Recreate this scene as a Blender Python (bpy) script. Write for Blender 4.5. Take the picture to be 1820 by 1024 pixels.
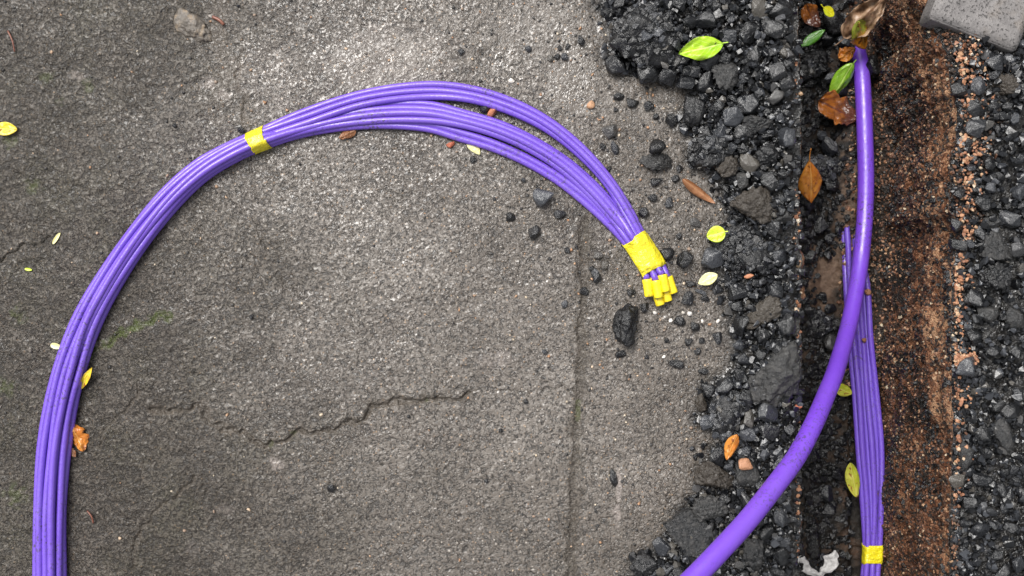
import bpy, bmesh, math
import numpy as np
from mathutils import Vector

# ------------------------------------------------------------------ camera, sky, sun, exposure
for o in list(bpy.data.objects):
    bpy.data.objects.remove(o, do_unlink=True)
scene = bpy.context.scene
COL = scene.collection
S = 0.00054            # metres per photograph pixel at pavement level
H = 0.95               # camera height over the pavement
cam_d = bpy.data.cameras.new('camera')
cam_d.sensor_width = 36.0
cam_d.lens = 36.0 * H / (1820 * S)
cam_d.clip_start = 0.01
cam_d.clip_end = 100
cam = bpy.data.objects.new('camera', cam_d)
COL.objects.link(cam)
cam.location = (0, 0, H)
scene.camera = cam

SUN_EL, SUN_AZ = math.radians(58), math.radians(-40)      # azimuth measured from +Y towards +X
world = bpy.data.worlds.new('World')
scene.world = world
world.use_nodes = True
wn = world.node_tree.nodes; wl = world.node_tree.links
sky = wn.new('ShaderNodeTexSky')
sky.sky_type = 'NISHITA'; sky.sun_disc = False
sky.sun_elevation = SUN_EL; sky.sun_rotation = SUN_AZ
sky.air_density = 1.0; sky.dust_density = 4.0; sky.ozone_density = 1.0
hs = wn.new('ShaderNodeHueSaturation'); hs.inputs['Saturation'].default_value = 0.12   # grey, overcast sky
wl.new(sky.outputs[0], hs.inputs['Color'])
wl.new(hs.outputs[0], wn['Background'].inputs['Color'])
wn['Background'].inputs['Strength'].default_value = 0.07

sun_d = bpy.data.lights.new('sun', 'SUN')
sun_d.energy = 1.5; sun_d.angle = math.radians(32); sun_d.color = (1.0, 0.97, 0.93)
sun = bpy.data.objects.new('sun', sun_d); COL.objects.link(sun)
d = Vector((math.sin(SUN_AZ) * math.cos(SUN_EL), math.cos(SUN_AZ) * math.cos(SUN_EL), math.sin(SUN_EL)))
sun.rotation_euler = d.to_track_quat('Z', 'Y').to_euler()
sun.location = d * 5

scene.render.engine = 'CYCLES'
vs = scene.view_settings
vs.view_transform = 'Standard'; vs.look = 'None'; vs.gamma = 1.0; vs.use_curve_mapping = False
vs.exposure = 1.4
scene.cycles.max_bounces = 6

rng = np.random.default_rng(7)

# ------------------------------------------------------------------ numeric helpers
def P(px, py, z=0.0):
    k = S * (H - z) / H
    return np.array([(px - 910) * k, -(py - 512) * k, z])

def _h(ix, iy, iz, seed):
    n = (ix.astype(np.int64) * 374761393 + iy.astype(np.int64) * 668265263 + iz.astype(np.int64) * 2147483647 + seed * 974634777) & 0xffffffff
    n = n.astype(np.uint64)
    n = ((n ^ (n >> np.uint64(13))) * np.uint64(1274126177)) & np.uint64(0xffffffff)
    n = ((n ^ (n >> np.uint64(15))) * np.uint64(2246822519)) & np.uint64(0xffffffff)
    return ((n ^ (n >> np.uint64(16))) & np.uint64(0xffff)).astype(np.float64) / 32767.5 - 1.0

def vn2(x, y, seed=0):
    x = np.asarray(x, float); y = np.asarray(y, float)
    ix = np.floor(x); iy = np.floor(y); fx = x - ix; fy = y - iy
    fx = fx * fx * fx * (fx * (fx * 6 - 15) + 10); fy = fy * fy * fy * (fy * (fy * 6 - 15) + 10)
    z0 = np.zeros_like(ix)
    a = _h(ix, iy, z0, seed); b = _h(ix + 1, iy, z0, seed); c = _h(ix, iy + 1, z0, seed); d_ = _h(ix + 1, iy + 1, z0, seed)
    return (a * (1 - fx) + b * fx) * (1 - fy) + (c * (1 - fx) + d_ * fx) * fy

def fbm2(x, y, seed=0, octv=4, gain=0.5):
    s = 0; a = 1; t = 0
    for k in range(octv):
        s = s + a * vn2(x * 2 ** k + 17.3 * k, y * 2 ** k - 9.1 * k, seed + k); t += a; a *= gain
    return s / t

def vn3(p, seed=0):
    i = np.floor(p); f = p - i; f = f * f * (3 - 2 * f)
    r = 0
    for dx in (0, 1):
        for dy in (0, 1):
            for dz in (0, 1):
                w = (f[:, 0] if dx else 1 - f[:, 0]) * (f[:, 1] if dy else 1 - f[:, 1]) * (f[:, 2] if dz else 1 - f[:, 2])
                r = r + w * _h(i[:, 0] + dx, i[:, 1] + dy, i[:, 2] + dz, seed)
    return r

def fbm3(p, seed=0, octv=3, gain=0.5):
    s = 0; a = 1; t = 0
    for k in range(octv):
        s = s + a * vn3(p * 2 ** k + 11.7 * k, seed + k); t += a; a *= gain
    return s / t

def sstep(a, b, x):
    t = np.clip((x - a) / (b - a), 0, 1)
    return t * t * (3 - 2 * t)

def seg_dist(X, Y, pts):
    best = np.full(X.shape, 1e9)
    for (x0, y0), (x1, y1) in zip(pts[:-1], pts[1:]):
        dx, dy = x1 - x0, y1 - y0
        t = np.clip(((X - x0) * dx + (Y - y0) * dy) / (dx * dx + dy * dy + 1e-12), 0, 1)
        best = np.minimum(best, (X - x0 - t * dx) ** 2 + (Y - y0 - t * dy) ** 2)
    return np.sqrt(best)

def spline(pts, n, alpha=0.5):
    """centripetal Catmull-Rom through the rows of pts"""
    pts = np.asarray(pts, float)
    p = np.vstack([2 * pts[0] - pts[1], pts, 2 * pts[-1] - pts[-2]])
    t = np.concatenate([[0], np.cumsum(np.maximum(np.linalg.norm(np.diff(p[:, :3], axis=0), axis=1), 1e-9) ** alpha)])
    m = len(pts) - 1
    L = np.concatenate([[0], np.cumsum(np.linalg.norm(np.diff(pts[:, :3], axis=0), axis=1))])
    s = np.linspace(0, L[-1], n)
    out = []
    for q in s:
        i = min(int(np.searchsorted(L, q, 'right')) - 1, m - 1)
        u = (q - L[i]) / max(L[i + 1] - L[i], 1e-9)
        t0, t1, t2, t3 = t[i:i + 4]; tt = t1 + u * (t2 - t1)
        p0, p1, p2, p3 = p[i:i + 4]
        a1 = (t1 - tt) / (t1 - t0) * p0 + (tt - t0) / (t1 - t0) * p1
        a2 = (t2 - tt) / (t2 - t1) * p1 + (tt - t1) / (t2 - t1) * p2
        a3 = (t3 - tt) / (t3 - t2) * p2 + (tt - t2) / (t3 - t2) * p3
        b1 = (t2 - tt) / (t2 - t0) * a1 + (tt - t0) / (t2 - t0) * a2
        b2 = (t3 - tt) / (t3 - t1) * a2 + (tt - t1) / (t3 - t1) * a3
        out.append((t2 - tt) / (t2 - t1) * b1 + (tt - t1) / (t2 - t1) * b2)
    return np.array(out)

# ------------------------------------------------------------------ mesh helpers
def np_mesh(name, v, f, smooth=True):
    me = bpy.data.meshes.new(name)
    v = np.ascontiguousarray(v, dtype=np.float32); f = np.ascontiguousarray(f, dtype=np.int32)
    k = f.shape[1]
    me.vertices.add(len(v)); me.vertices.foreach_set('co', v.ravel())
    me.loops.add(f.size); me.loops.foreach_set('vertex_index', f.ravel())
    me.polygons.add(len(f)); me.polygons.foreach_set('loop_start', np.arange(0, f.size, k, dtype=np.int32))
    me.update(calc_edges=True)
    me.polygons.foreach_set('use_smooth', np.full(len(f), smooth))
    return me

def add_attr(me, name, rgb):
    a = me.color_attributes.new(name, 'FLOAT_COLOR', 'POINT')
    c = np.ones((len(me.vertices), 4), np.float32); c[:, :rgb.shape[1]] = rgb
    a.data.foreach_set('color', c.ravel())

def obj(name, me, mat=None, parent=None, loc=None, rot=None, scale=None):
    if mat is not None and not me.materials:
        me.materials.append(mat)
    o = bpy.data.objects.new(name, me); COL.objects.link(o)
    if parent is not None: o.parent = parent
    if loc is not None: o.location = loc
    if rot is not None: o.rotation_euler = rot
    if scale is not None: o.scale = scale
    return o

def empty(name, loc=(0, 0, 0)):
    o = bpy.data.objects.new(name, None); COL.objects.link(o); o.location = loc
    o.empty_display_size = 0.01
    return o

def tag(o, label, cat=None, group=None, kind=None):
    o['label'] = label
    if cat: o['category'] = cat
    if group: o['group'] = group
    if kind: o['kind'] = kind
    return o

def grid_faces(nu, nv):
    i = np.arange(nu - 1)[:, None] * nv + np.arange(nv - 1)[None, :]
    i = i.ravel()
    return np.stack([i, i + nv, i + nv + 1, i + 1], 1)

def ico(sub):
    bm = bmesh.new(); bmesh.ops.create_icosphere(bm, subdivisions=sub, radius=1)
    bm.verts.ensure_lookup_table()
    v = np.array([q.co[:] for q in bm.verts]); f = np.array([[q.index for q in p.verts] for p in bm.faces]); bm.free()
    return v / np.linalg.norm(v, axis=1)[:, None], f
ICO = {k: ico(k) for k in (1, 2, 3, 4, 5)}

def stone_shape(sub, seed, nplanes=11, p=14, rough=0.05, freq=3.0):
    """crushed stone: a ball cut by random planes, unit half extents"""
    r = np.random.default_rng(seed)
    u, f = ICO[sub]
    n = r.normal(size=(nplanes, 3)); n /= np.linalg.norm(n, axis=1)[:, None]
    dd = r.uniform(0.5, 1.0, nplanes)
    q = np.maximum(u @ n.T, 0) / dd
    rad = (np.sum(q ** p, axis=1) + 1.25 ** -p) ** (-1.0 / p)
    if rough:
        rad = rad * (1 + rough * fbm3(u * freq + seed * 3.7, seed % 97, 4))
    v = u * rad[:, None]
    lo, hi = v.min(0), v.max(0)
    return (v - (lo + hi) / 2) / ((hi - lo) / 2), f

def hull_shape(seed, npts=13, bevel=0.0):
    """sharp-edged crushed stone: the hull of a few random points, unit half extents"""
    r = np.random.default_rng(seed)
    p_ = r.normal(size=(npts, 3)); p_ /= np.linalg.norm(p_, axis=1)[:, None]; p_ *= r.uniform(0.8, 1.0, (npts, 1))
    bm = bmesh.new()
    for q in p_: bm.verts.new(q)
    res = bmesh.ops.convex_hull(bm, input=bm.verts)
    dead = [g for g in set(res['geom_interior'] + res['geom_unused']) if isinstance(g, bmesh.types.BMVert)]
    bmesh.ops.delete(bm, geom=dead, context='VERTS')
    bmesh.ops.dissolve_limit(bm, angle_limit=0.22, verts=bm.verts, edges=bm.edges)
    if bevel: bmesh.ops.bevel(bm, geom=list(bm.edges), offset=bevel, segments=1, affect='EDGES')
    bmesh.ops.triangulate(bm, faces=bm.faces)
    bm.verts.index_update(); bm.verts.ensure_lookup_table()
    v = np.array([q.co[:] for q in bm.verts]); f = np.array([[q.index for q in t.verts] for t in bm.faces]); bm.free()
    lo, hi = v.min(0), v.max(0)
    return (v - (lo + hi) / 2) / ((hi - lo) / 2), f

def rotz(a):
    c, s = math.cos(a), math.sin(a); return np.array([[c, -s, 0], [s, c, 0], [0, 0, 1]])

def rand_rots(n, r):
    q = r.normal(size=(n, 4)); q /= np.linalg.norm(q, axis=1)[:, None]
    w, x, y, z = q.T
    return np.stack([np.stack([1 - 2 * (y * y + z * z), 2 * (x * y - z * w), 2 * (x * z + y * w)], -1),
                     np.stack([2 * (x * y + z * w), 1 - 2 * (x * x + z * z), 2 * (y * z - x * w)], -1),
                     np.stack([2 * (x * z - y * w), 2 * (y * z + x * w), 1 - 2 * (x * x + y * y)], -1)], 1)

def crumb_mesh(name, centers, sizes, seed, sub=1, flat=0.75, smooth=False, variants=14):
    """many loose crumbs joined into one mesh"""
    r = np.random.default_rng(seed)
    libs = [hull_shape(seed * 50 + k, 13, 0.07 if sub > 1 else 0.0) for k in range(variants)]
    n = len(centers); R = rand_rots(n, r)
    sc = r.uniform(0.65, 1.25, (n, 3)) * np.asarray(sizes)[:, None]
    which = r.integers(0, variants, n)
    V = []; F = []; off = 0
    for k in range(variants):
        idx = np.where(which == k)[0]
        if not len(idx): continue
        v, f = libs[k]
        vv = np.einsum('nij,nvj->nvi', R[idx], v[None] * sc[idx][:, None, :])
        vv[..., 2] *= flat
        vv += np.asarray(centers)[idx][:, None, :]
        nv = len(v)
        V.append(vv.reshape(-1, 3)); F.append((f[None] + (np.arange(len(idx)) * nv)[:, None, None] + off).reshape(-1, 3)); off += nv * len(idx)
    return np_mesh(name, np.vstack(V), np.vstack(F), smooth)

def sweep(path, rad, sides=14, cap=True, prof=None):
    path = np.asarray(path); n = len(path)
    T = np.gradient(path, axis=0); T /= np.linalg.norm(T, axis=1)[:, None]
    N = np.cross(T, [0, 0, 1.0]); N /= np.linalg.norm(N, axis=1)[:, None]
    B = np.cross(N, T)
    a = np.linspace(0, 2 * math.pi, sides, endpoint=False)
    rad = np.broadcast_to(np.asarray(rad, float), (n,))
    ring = path[:, None, :] + rad[:, None, None] * (np.cos(a)[None, :, None] * N[:, None, :] + np.sin(a)[None, :, None] * B[:, None, :])
    v = ring.reshape(-1, 3)
    i = np.arange(n - 1)[:, None] * sides; j = np.arange(sides)[None, :]; k = (j + 1) % sides
    f = np.stack([i + j, i + k, i + sides + k, i + sides + j], -1).reshape(-1, 4)
    if cap:
        c0 = len(v); v = np.vstack([v, path[0], path[-1]])
        jj = np.arange(sides); kk = (jj + 1) % sides
        e0 = np.stack([np.full(sides, c0), kk, jj, jj], -1); e1 = np.stack([np.full(sides, c0 + 1), (n - 1) * sides + jj, (n - 1) * sides + kk, (n - 1) * sides + kk], -1)
        return v, f, np.vstack([e0, e1])[:, :3]
    return v, f, None

def sweep_mesh(name, path, rad, sides=14, cap=True):
    v, f, e = sweep(path, rad, sides, cap)
    me = bpy.data.meshes.new(name)
    faces = [tuple(q) for q in f.tolist()] + ([tuple(q) for q in e.tolist()] if e is not None else [])
    me.from_pydata(v.tolist(), [], faces); me.update()
    me.polygons.foreach_set('use_smooth', np.ones(len(me.polygons), bool))
    return me

# ------------------------------------------------------------------ material helpers
class NT:
    def __init__(s, name):
        s.m = bpy.data.materials.new(name); s.m.use_nodes = True
        s.n = s.m.node_tree.nodes; s.l = s.m.node_tree.links
        s.b = s.n['Principled BSDF']
        s.co = s.new('ShaderNodeTexCoord').outputs['Object']
    def new(s, t, **kw):
        q = s.n.new(t)
        for k, v in kw.items(): setattr(q, k, v)
        return q
    def put(s, node, key, val):
        if hasattr(val, 'is_output'): s.l.new(val, node.inputs[key])
        else: node.inputs[key].default_value = val
    def noise(s, scale, detail=3, rough=0.55, co=None, dist=0.0, out='Fac'):
        q = s.new('ShaderNodeTexNoise'); s.put(q, 'Vector', co or s.co); s.put(q, 'Scale', scale); s.put(q, 'Detail', detail); s.put(q, 'Roughness', rough); s.put(q, 'Distortion', dist)
        return q.outputs[out]
    def voro(s, scale, feature='F1', out='Distance', co=None, rand=1.0):
        q = s.new('ShaderNodeTexVoronoi', feature=feature); s.put(q, 'Vector', co or s.co); s.put(q, 'Scale', scale); s.put(q, 'Randomness', rand)
        return q.outputs[out]
    def ramp(s, fac, stops, interp='LINEAR'):
        q = s.new('ShaderNodeValToRGB'); s.put(q, 0, fac); e = q.color_ramp; e.interpolation = interp
        while len(e.elements) < len(stops): e.elements.new(0.5)
        for el, (p_, c) in zip(e.elements, stops):
            el.position = p_; el.color = (c, c, c, 1) if isinstance(c, (int, float)) else tuple(c) + (1,)
        return q.outputs[0]
    def mix(s, fac, a, b, blend='MIX'):
        q = s.new('ShaderNodeMix', data_type='RGBA', blend_type=blend)
        s.put(q, 0, fac)
        for k, v in ((6, a), (7, b)):
            if hasattr(v, 'is_output'): s.l.new(v, q.inputs[k])
            else: q.inputs[k].default_value = tuple(v) + (1,)
        return q.outputs[2]
    def math(s, op, a, b=0.0, c=None):
        q = s.new('ShaderNodeMath', operation=op); s.put(q, 0, a); s.put(q, 1, b)
        if c is not None: s.put(q, 2, c)
        return q.outputs[0]
    def attr(s, name):
        q = s.new('ShaderNodeAttribute', attribute_name=name)
        r = s.new('ShaderNodeSeparateColor'); s.l.new(q.outputs['Color'], r.inputs[0])
        return r.outputs
    def bump(s, height, strength=0.5, dist=0.001, normal=None):
        q = s.new('ShaderNodeBump'); s.put(q, 'Height', height); s.put(q, 'Strength', strength); s.put(q, 'Distance', dist)
        if normal is not None: s.put(q, 'Normal', normal)
        return q.outputs[0]
    def set(s, **kw):
        names = {'color': 'Base Color', 'rough': 'Roughness', 'normal': 'Normal', 'spec': 'Specular IOR Level', 'coat': 'Coat Weight', 'coat_rough': 'Coat Roughness', 'sss': 'Subsurface Weight', 'trans': 'Transmission Weight', 'coat_normal': 'Coat Normal'}
        for k, v in kw.items():
            if k == 'color' and not hasattr(v, 'is_output'): v = tuple(v) + (1,)
            s.put(s.b, names[k], v)
        return s.m

def rnd_value(t):
    """a random number for each loose piece and each object"""
    g = t.new('ShaderNodeNewGeometry').outputs['Random Per Island']; o = t.new('ShaderNodeObjectInfo').outputs['Random']
    return t.math('FRACT', t.math('ADD', g, o))

def mat_stone(name, stops, rough=(0.22, 0.5), fine=900, bump=0.7, spec=0.5, mott=0.5):
    t = NT(name)
    base = t.ramp(rnd_value(t), stops)
    m1 = t.noise(150, 5, 0.65)
    col = t.mix(t.ramp(m1, [(0.45, 0.0), (0.75, mott)]), base, (0.13, 0.12, 0.11))
    sp = t.ramp(t.noise(fine * 1.3, 2), [(0.64, 0.0), (0.72, mott)])
    col = t.mix(sp, col, (0.2, 0.18, 0.16))
    r = t.ramp(t.noise(170, 3), [(0.35, rough[0]), (0.65, rough[1])])
    h = t.math('ADD', t.noise(330, 5, 0.72, dist=0.6), t.math('MULTIPLY', t.voro(300), 0.3))
    return t.set(color=col, rough=r, normal=t.bump(h, bump, 0.0018), spec=spec)

M = {}
TAR = [(0.0, (0.003, 0.0033, 0.004)), (0.5, (0.006, 0.0065, 0.0078)), (0.75, (0.014, 0.0155, 0.019)), (0.92, (0.045, 0.048, 0.055)), (1.0, (0.075, 0.068, 0.058))]
M['tar'] = mat_stone('wet_tar_stone', TAR, (0.08, 0.28), mott=0.06, spec=0.75)
M['tar_fine'] = mat_stone('wet_tar_crumb', TAR, (0.08, 0.28), mott=0.04, bump=0.3, spec=0.6)
M['grey'] = mat_stone('wet_grey_stone', [(0, (0.012, 0.0127, 0.014)), (1, (0.028, 0.028, 0.028))], (0.2, 0.45), mott=0.3, bump=1.0)
M['brown'] = mat_stone('wet_brown_stone', [(0, (0.026, 0.02, 0.015)), (1, (0.042, 0.034, 0.025))], (0.2, 0.45), mott=0.35, bump=1.0)
M['black'] = mat_stone('wet_black_stone', [(0, (0.004, 0.0043, 0.005)), (1, (0.010, 0.0103, 0.0115))], (0.13, 0.34), mott=0.12)
M['brick'] = mat_stone('brick_fragment', [(0, (0.34, 0.09, 0.045)), (0.5, (0.42, 0.16, 0.08)), (1, (0.5, 0.27, 0.15))], (0.35, 0.6), mott=0.15)
M['tan'] = mat_stone('tan_grit', [(0, (0.2, 0.085, 0.045)), (0.4, (0.33, 0.15, 0.08)), (0.75, (0.42, 0.22, 0.12)), (0.92, (0.45, 0.31, 0.19)), (1, (0.55, 0.48, 0.38))], (0.35, 0.6), mott=0.1)
M['white'] = mat_stone('pale_grit', [(0, (0.6, 0.55, 0.48)), (1, (0.75, 0.72, 0.68))], (0.35, 0.6), mott=0.1)
M['soil'] = mat_stone('soil_grain', [(0, (0.01, 0.009, 0.008)), (0.45, (0.03, 0.018, 0.012)), (0.72, (0.11, 0.045, 0.022)), (0.9, (0.24, 0.115, 0.06)), (0.97, (0.38, 0.24, 0.14)), (1, (0.5, 0.42, 0.3))], (0.3, 0.6), mott=0.1)
M['grit'] = mat_stone('pavement_grit', [(0, (0.02, 0.02, 0.022)), (0.5, (0.06, 0.057, 0.054)), (0.72, (0.22, 0.19, 0.16)), (0.85, (0.4, 0.22, 0.12)), (1, (0.6, 0.52, 0.4))], (0.2, 0.5), mott=0.1)

def mat_pavement():
    t = NT('wet_worn_pavement')
    a = t.attr('surface'); b = t.attr('cover')      # moss damp silt | film pale tar (with dark crack cores)
    big = t.noise(6, 6, 0.62, dist=0.8)
    br = t.new('ShaderNodeMapping'); br.inputs['Scale'].default_value = (0.25, 1.0, 1.0); t.l.new(t.co, br.inputs[0])
    mid = t.noise(52, 5, 0.65, co=br.outputs[0])
    v = t.math('ADD', t.math('MULTIPLY', big, 0.6), t.math('MULTIPLY', mid, 0.4))
    col = t.ramp(v, [(0.36, (0.075, 0.063, 0.052)), (0.5, (0.112, 0.096, 0.081)), (0.64, (0.165, 0.146, 0.127))])
    cell = t.new('ShaderNodeTexVoronoi'); t.put(cell, 'Vector', t.co); t.put(cell, 'Scale', 430.0)
    sep = t.new('ShaderNodeSeparateColor'); t.l.new(cell.outputs['Color'], sep.inputs[0])
    grain = t.ramp(cell.outputs['Distance'], [(0.25, 1.0), (0.5, 0.0)])
    col = t.mix(t.math('MULTIPLY', grain, t.ramp(sep.outputs[0], [(0.93, 0.0), (0.95, 0.7)])), col, (0.3, 0.2, 0.12))
    col = t.mix(t.math('MULTIPLY', grain, t.ramp(sep.outputs[2], [(0.972, 0.0), (0.98, 0.7)])), col, (0.42, 0.38, 0.33))
    # dark bitumen and painted pit shade between the stones of the worn surface, more of it towards the left
    more = t.math('MULTIPLY', a[1], 0.055)
    n1 = t.math('SUBTRACT', t.noise(250, 1.5, 0.5, dist=1.1), more)
    n2 = t.math('SUBTRACT', t.noise(400, 1.0, 0.5, dist=0.7), more)
    n3 = t.noise(22, 3, 0.6)
    n1 = t.math('ADD', n1, t.math('MULTIPLY', t.math('SUBTRACT', n3, 0.5), 0.16))
    bit = t.math('MAXIMUM', t.ramp(n1, [(0.395, 1.0), (0.43, 0.0)]), t.ramp(n2, [(0.365, 0.95), (0.40, 0.0)]))
    plate = t.math('ADD', t.ramp(n1, [(0.36, 0.0), (0.52, 1.0)]), t.math('MULTIPLY', t.ramp(n2, [(0.36, 0.0), (0.5, 1.0)]), 0.6))
    keep = t.math('SUBTRACT', 1.0, t.math('MULTIPLY', b[0], 0.85))
    damp_shade = t.math('MULTIPLY', a[1], t.ramp(t.noise(28, 5, 0.65), [(0.3, 0.6), (0.65, 1.0)]))
    dk = t.mix(t.ramp(t.noise(16, 4), [(0.45, 0.0), (0.68, 1.0)]), (0.03, 0.0245, 0.0185), (0.03, 0.028, 0.0145))
    dk = t.mix(t.ramp(t.noise(300, 3, 0.6), [(0.45, 0.0), (0.6, 0.75)]), dk, (0.066, 0.056, 0.045))
    col = t.mix(damp_shade, col, dk)  # damp and mossy tone, with dark reflections on the left painted in
    col = t.mix(t.math('MULTIPLY', t.math('MULTIPLY', bit, keep), 0.75), col, (0.013, 0.011, 0.009))
    col = t.mix(t.math('MULTIPLY', a[2], t.ramp(t.noise(200, 3), [(0.3, 0.5), (0.6, 1.0)])), col, (0.115, 0.096, 0.078))
    col = t.mix(t.math('MULTIPLY', b[1], t.ramp(t.noise(130, 4), [(0.35, 0.25), (0.6, 1.0)])), col, (0.33, 0.285, 0.26))
    col = t.mix(t.math('MULTIPLY', a[0], t.ramp(t.noise(220, 3), [(0.35, 0.3), (0.6, 1.0)])), col, (0.05, 0.065, 0.012))
    col = t.mix(b[2], col, t.ramp(t.noise(260, 4), [(0.3, (0.004, 0.004, 0.0045)), (0.7, (0.016, 0.014, 0.012))]))  # tar bed, blackened further to paint in shade between the crumbs
    rough = t.ramp(t.noise(26, 4, 0.6), [(0.35, 0.24), (0.65, 0.42)])
    rr = t.math('ADD', t.math('SUBTRACT', rough, t.math('MULTIPLY', b[0], 0.16)), t.math('MULTIPLY', a[1], 0.1))
    h = t.math('ADD', plate, t.math('MULTIPLY', t.noise(600, 3, 0.6), 0.16))
    bs = t.math('MULTIPLY', keep, 0.7)
    return t.set(color=col, rough=rr, normal=t.bump(h, bs, 0.0011), spec=t.math('SUBTRACT', 0.78, t.math('MULTIPLY', a[1], 0.5)))
M['pavement'] = mat_pavement()

def mat_wall(name):
    t = NT(name)
    st = t.new('ShaderNodeMapping'); st.inputs['Scale'].default_value = (1, 0.7, 1.2); t.l.new(t.co, st.inputs[0])
    n = t.noise(13, 6, 0.68, co=st.outputs[0], dist=0.4); n2 = t.noise(130, 4, 0.7)
    g = t.voro(520, out='Color')
    s = t.new('ShaderNodeSeparateColor'); t.l.new(g, s.inputs[0])
    v = t.math('ADD', t.math('ADD', t.math('MULTIPLY', n, 1.5), t.math('MULTIPLY', n2, 1.0)), t.math('MULTIPLY', s.outputs[0], 0.22))
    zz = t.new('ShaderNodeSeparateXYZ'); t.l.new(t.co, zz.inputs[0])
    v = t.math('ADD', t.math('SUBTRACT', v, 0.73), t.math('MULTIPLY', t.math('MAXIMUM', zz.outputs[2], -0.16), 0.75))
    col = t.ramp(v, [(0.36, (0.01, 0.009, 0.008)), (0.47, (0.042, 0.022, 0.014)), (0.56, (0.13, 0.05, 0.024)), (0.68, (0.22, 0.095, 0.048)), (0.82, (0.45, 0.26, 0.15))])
    h = t.math('ADD', t.noise(300, 5, 0.7), t.math('MULTIPLY', t.voro(520), -0.5))
    return t.set(color=col, rough=0.42, normal=t.bump(h, 1.0, 0.006), spec=0.4)
M['wall'] = mat_wall('trench_soil')

def mat_floor():
    t = NT('trench_floor_soil')
    n = t.noise(24, 6, 0.65)
    col = t.ramp(n, [(0.36, (0.006, 0.0055, 0.0055)), (0.52, (0.016, 0.012, 0.009)), (0.64, (0.05, 0.03, 0.019)), (0.76, (0.1, 0.045, 0.022))])
    a = t.attr('mud')
    col = t.mix(a[0], col, t.ramp(t.noise(260, 4), [(0.3, (0.1, 0.06, 0.038)), (0.7, (0.17, 0.115, 0.08))]))
    h = t.noise(330, 5, 0.7)
    return t.set(color=col, rough=0.45, normal=t.bump(h, 0.8, 0.003), spec=0.4)
M['floor'] = mat_floor()

def mat_duct(name, c, beads):
    t = NT(name)
    n = t.noise(60, 4)
    col = t.mix(t.ramp(n, [(0.35, 0.0), (0.75, 0.25)]), c, tuple(min(1, q * 1.25 + 0.01) for q in c))
    dirt = t.math('MULTIPLY', t.ramp(t.noise(380, 3, 0.6), [(0.53, 0.0), (0.62, 0.85)]), t.ramp(t.noise(15, 5, 0.65), [(0.46, 0.0), (0.6, 1.0)]))
    col = t.mix(dirt, col, (0.045, 0.032, 0.03))
    col = t.mix(t.ramp(t.noise(9, 4, 0.6), [(0.4, 0.0), (0.75, 0.35)]), col, (c[0] * 1.5, c[1] * 2.2, c[2] * 1.1))
    h = t.math('ADD', t.ramp(t.voro(beads), [(0.2, 1.0), (0.6, 0.0)]), t.math('MULTIPLY', t.noise(900, 3), 0.8))
    return t.set(color=col, rough=t.ramp(t.noise(130, 4), [(0.35, 0.3), (0.65, 0.46)]), normal=t.bump(h, 0.07, 0.0011), spec=0.75)
M['duct'] = mat_duct('violet_thin_duct', (0.132, 0.06, 0.46), 330)
M['duct_big'] = mat_duct('violet_thick_duct', (0.14, 0.045, 0.48), 250)

def mat_yellow(name, c, b=0.15):
    t = NT(name)
    col = t.mix(t.ramp(t.noise(90, 3), [(0.4, 0.0), (0.7, 0.5)]), c, (min(1, c[0] * 1.05), c[1] * 1.12, c[2] + 0.03))
    col = t.mix(t.math('MULTIPLY', t.ramp(t.noise(300, 3), [(0.55, 0.0), (0.68, 0.7)]), t.ramp(t.noise(60, 3), [(0.45, 0.0), (0.65, 1.0)])), col, (0.16, 0.12, 0.03))
    return t.set(color=col, rough=0.28, normal=t.bump(t.noise(160, 4), b, 0.004), spec=0.8)
M['tape'] = mat_yellow('yellow_tape', (0.74, 0.62, 0.014), 0.7)
M['cap'] = mat_yellow('yellow_end_cap', (0.8, 0.62, 0.008))

def mat_leaf(name, c1, c2, vein, mixpos=(0.4, 0.6), spots=None, spot_amt=(0.66, 0.7), along=0.0, rough=0.3, blotch=45):
    t = NT(name)
    uv = t.new('ShaderNodeUVMap', uv_map='leaf').outputs[0]
    s = t.new('ShaderNodeSeparateXYZ'); t.l.new(uv, s.inputs[0])
    u, v = s.outputs[0], t.math('ABSOLUTE', t.math('SUBTRACT', s.outputs[1], 0.5))
    n = t.noise(blotch, 4, 0.6)
    f = t.math('ADD', n, t.math('MULTIPLY', t.math('SUBTRACT', u, 0.5), along))
    col = t.mix(t.ramp(f, [(mixpos[0], 0.0), (mixpos[1], 1.0)]), c1, c2)
    side = t.math('FRACT', t.math('MULTIPLY', t.math('SUBTRACT', u, t.math('MULTIPLY', v, 0.7)), 7.0))
    sv = t.ramp(t.math('ABSOLUTE', t.math('SUBTRACT', side, 0.5)), [(0.0, 0.55), (0.09, 0.0)])
    rib = t.ramp(v, [(0.012, 1.0), (0.05, 0.0)])
    vv = t.math('MAXIMUM', rib, t.math('MULTIPLY', sv, 0.9))
    col = t.mix(vv, col, vein)
    if spots:
        col = t.mix(t.ramp(t.noise(210, 3, 0.5), [(spot_amt[0], 0.0), (spot_amt[1], 1.0)]), col, spots)
    h = t.math('ADD', t.math('MULTIPLY', vv, -0.6), t.noise(220, 3))
    return t.set(color=col, rough=rough, normal=t.bump(h, 0.35, 0.0018), spec=0.5)

# ------------------------------------------------------------------ the shape of the ground
LIP_L, LIP_R = (1425 - 910) * S, (1690 - 910) * S
DEPTH = 0.2
def lip_l(y): return LIP_L + 0.0042 * fbm2(y * 45, y * 0 + 3, 41, 5, 0.65) - 0.002
def lip_r(y): return LIP_R + (0.004 + 0.011 * sstep(-0.06, 0.06, y)) * fbm2(y * 24, y * 0 + 9, 43, 5, 0.6) - 0.010 * sstep(0.19, 0.25, y)

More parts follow.
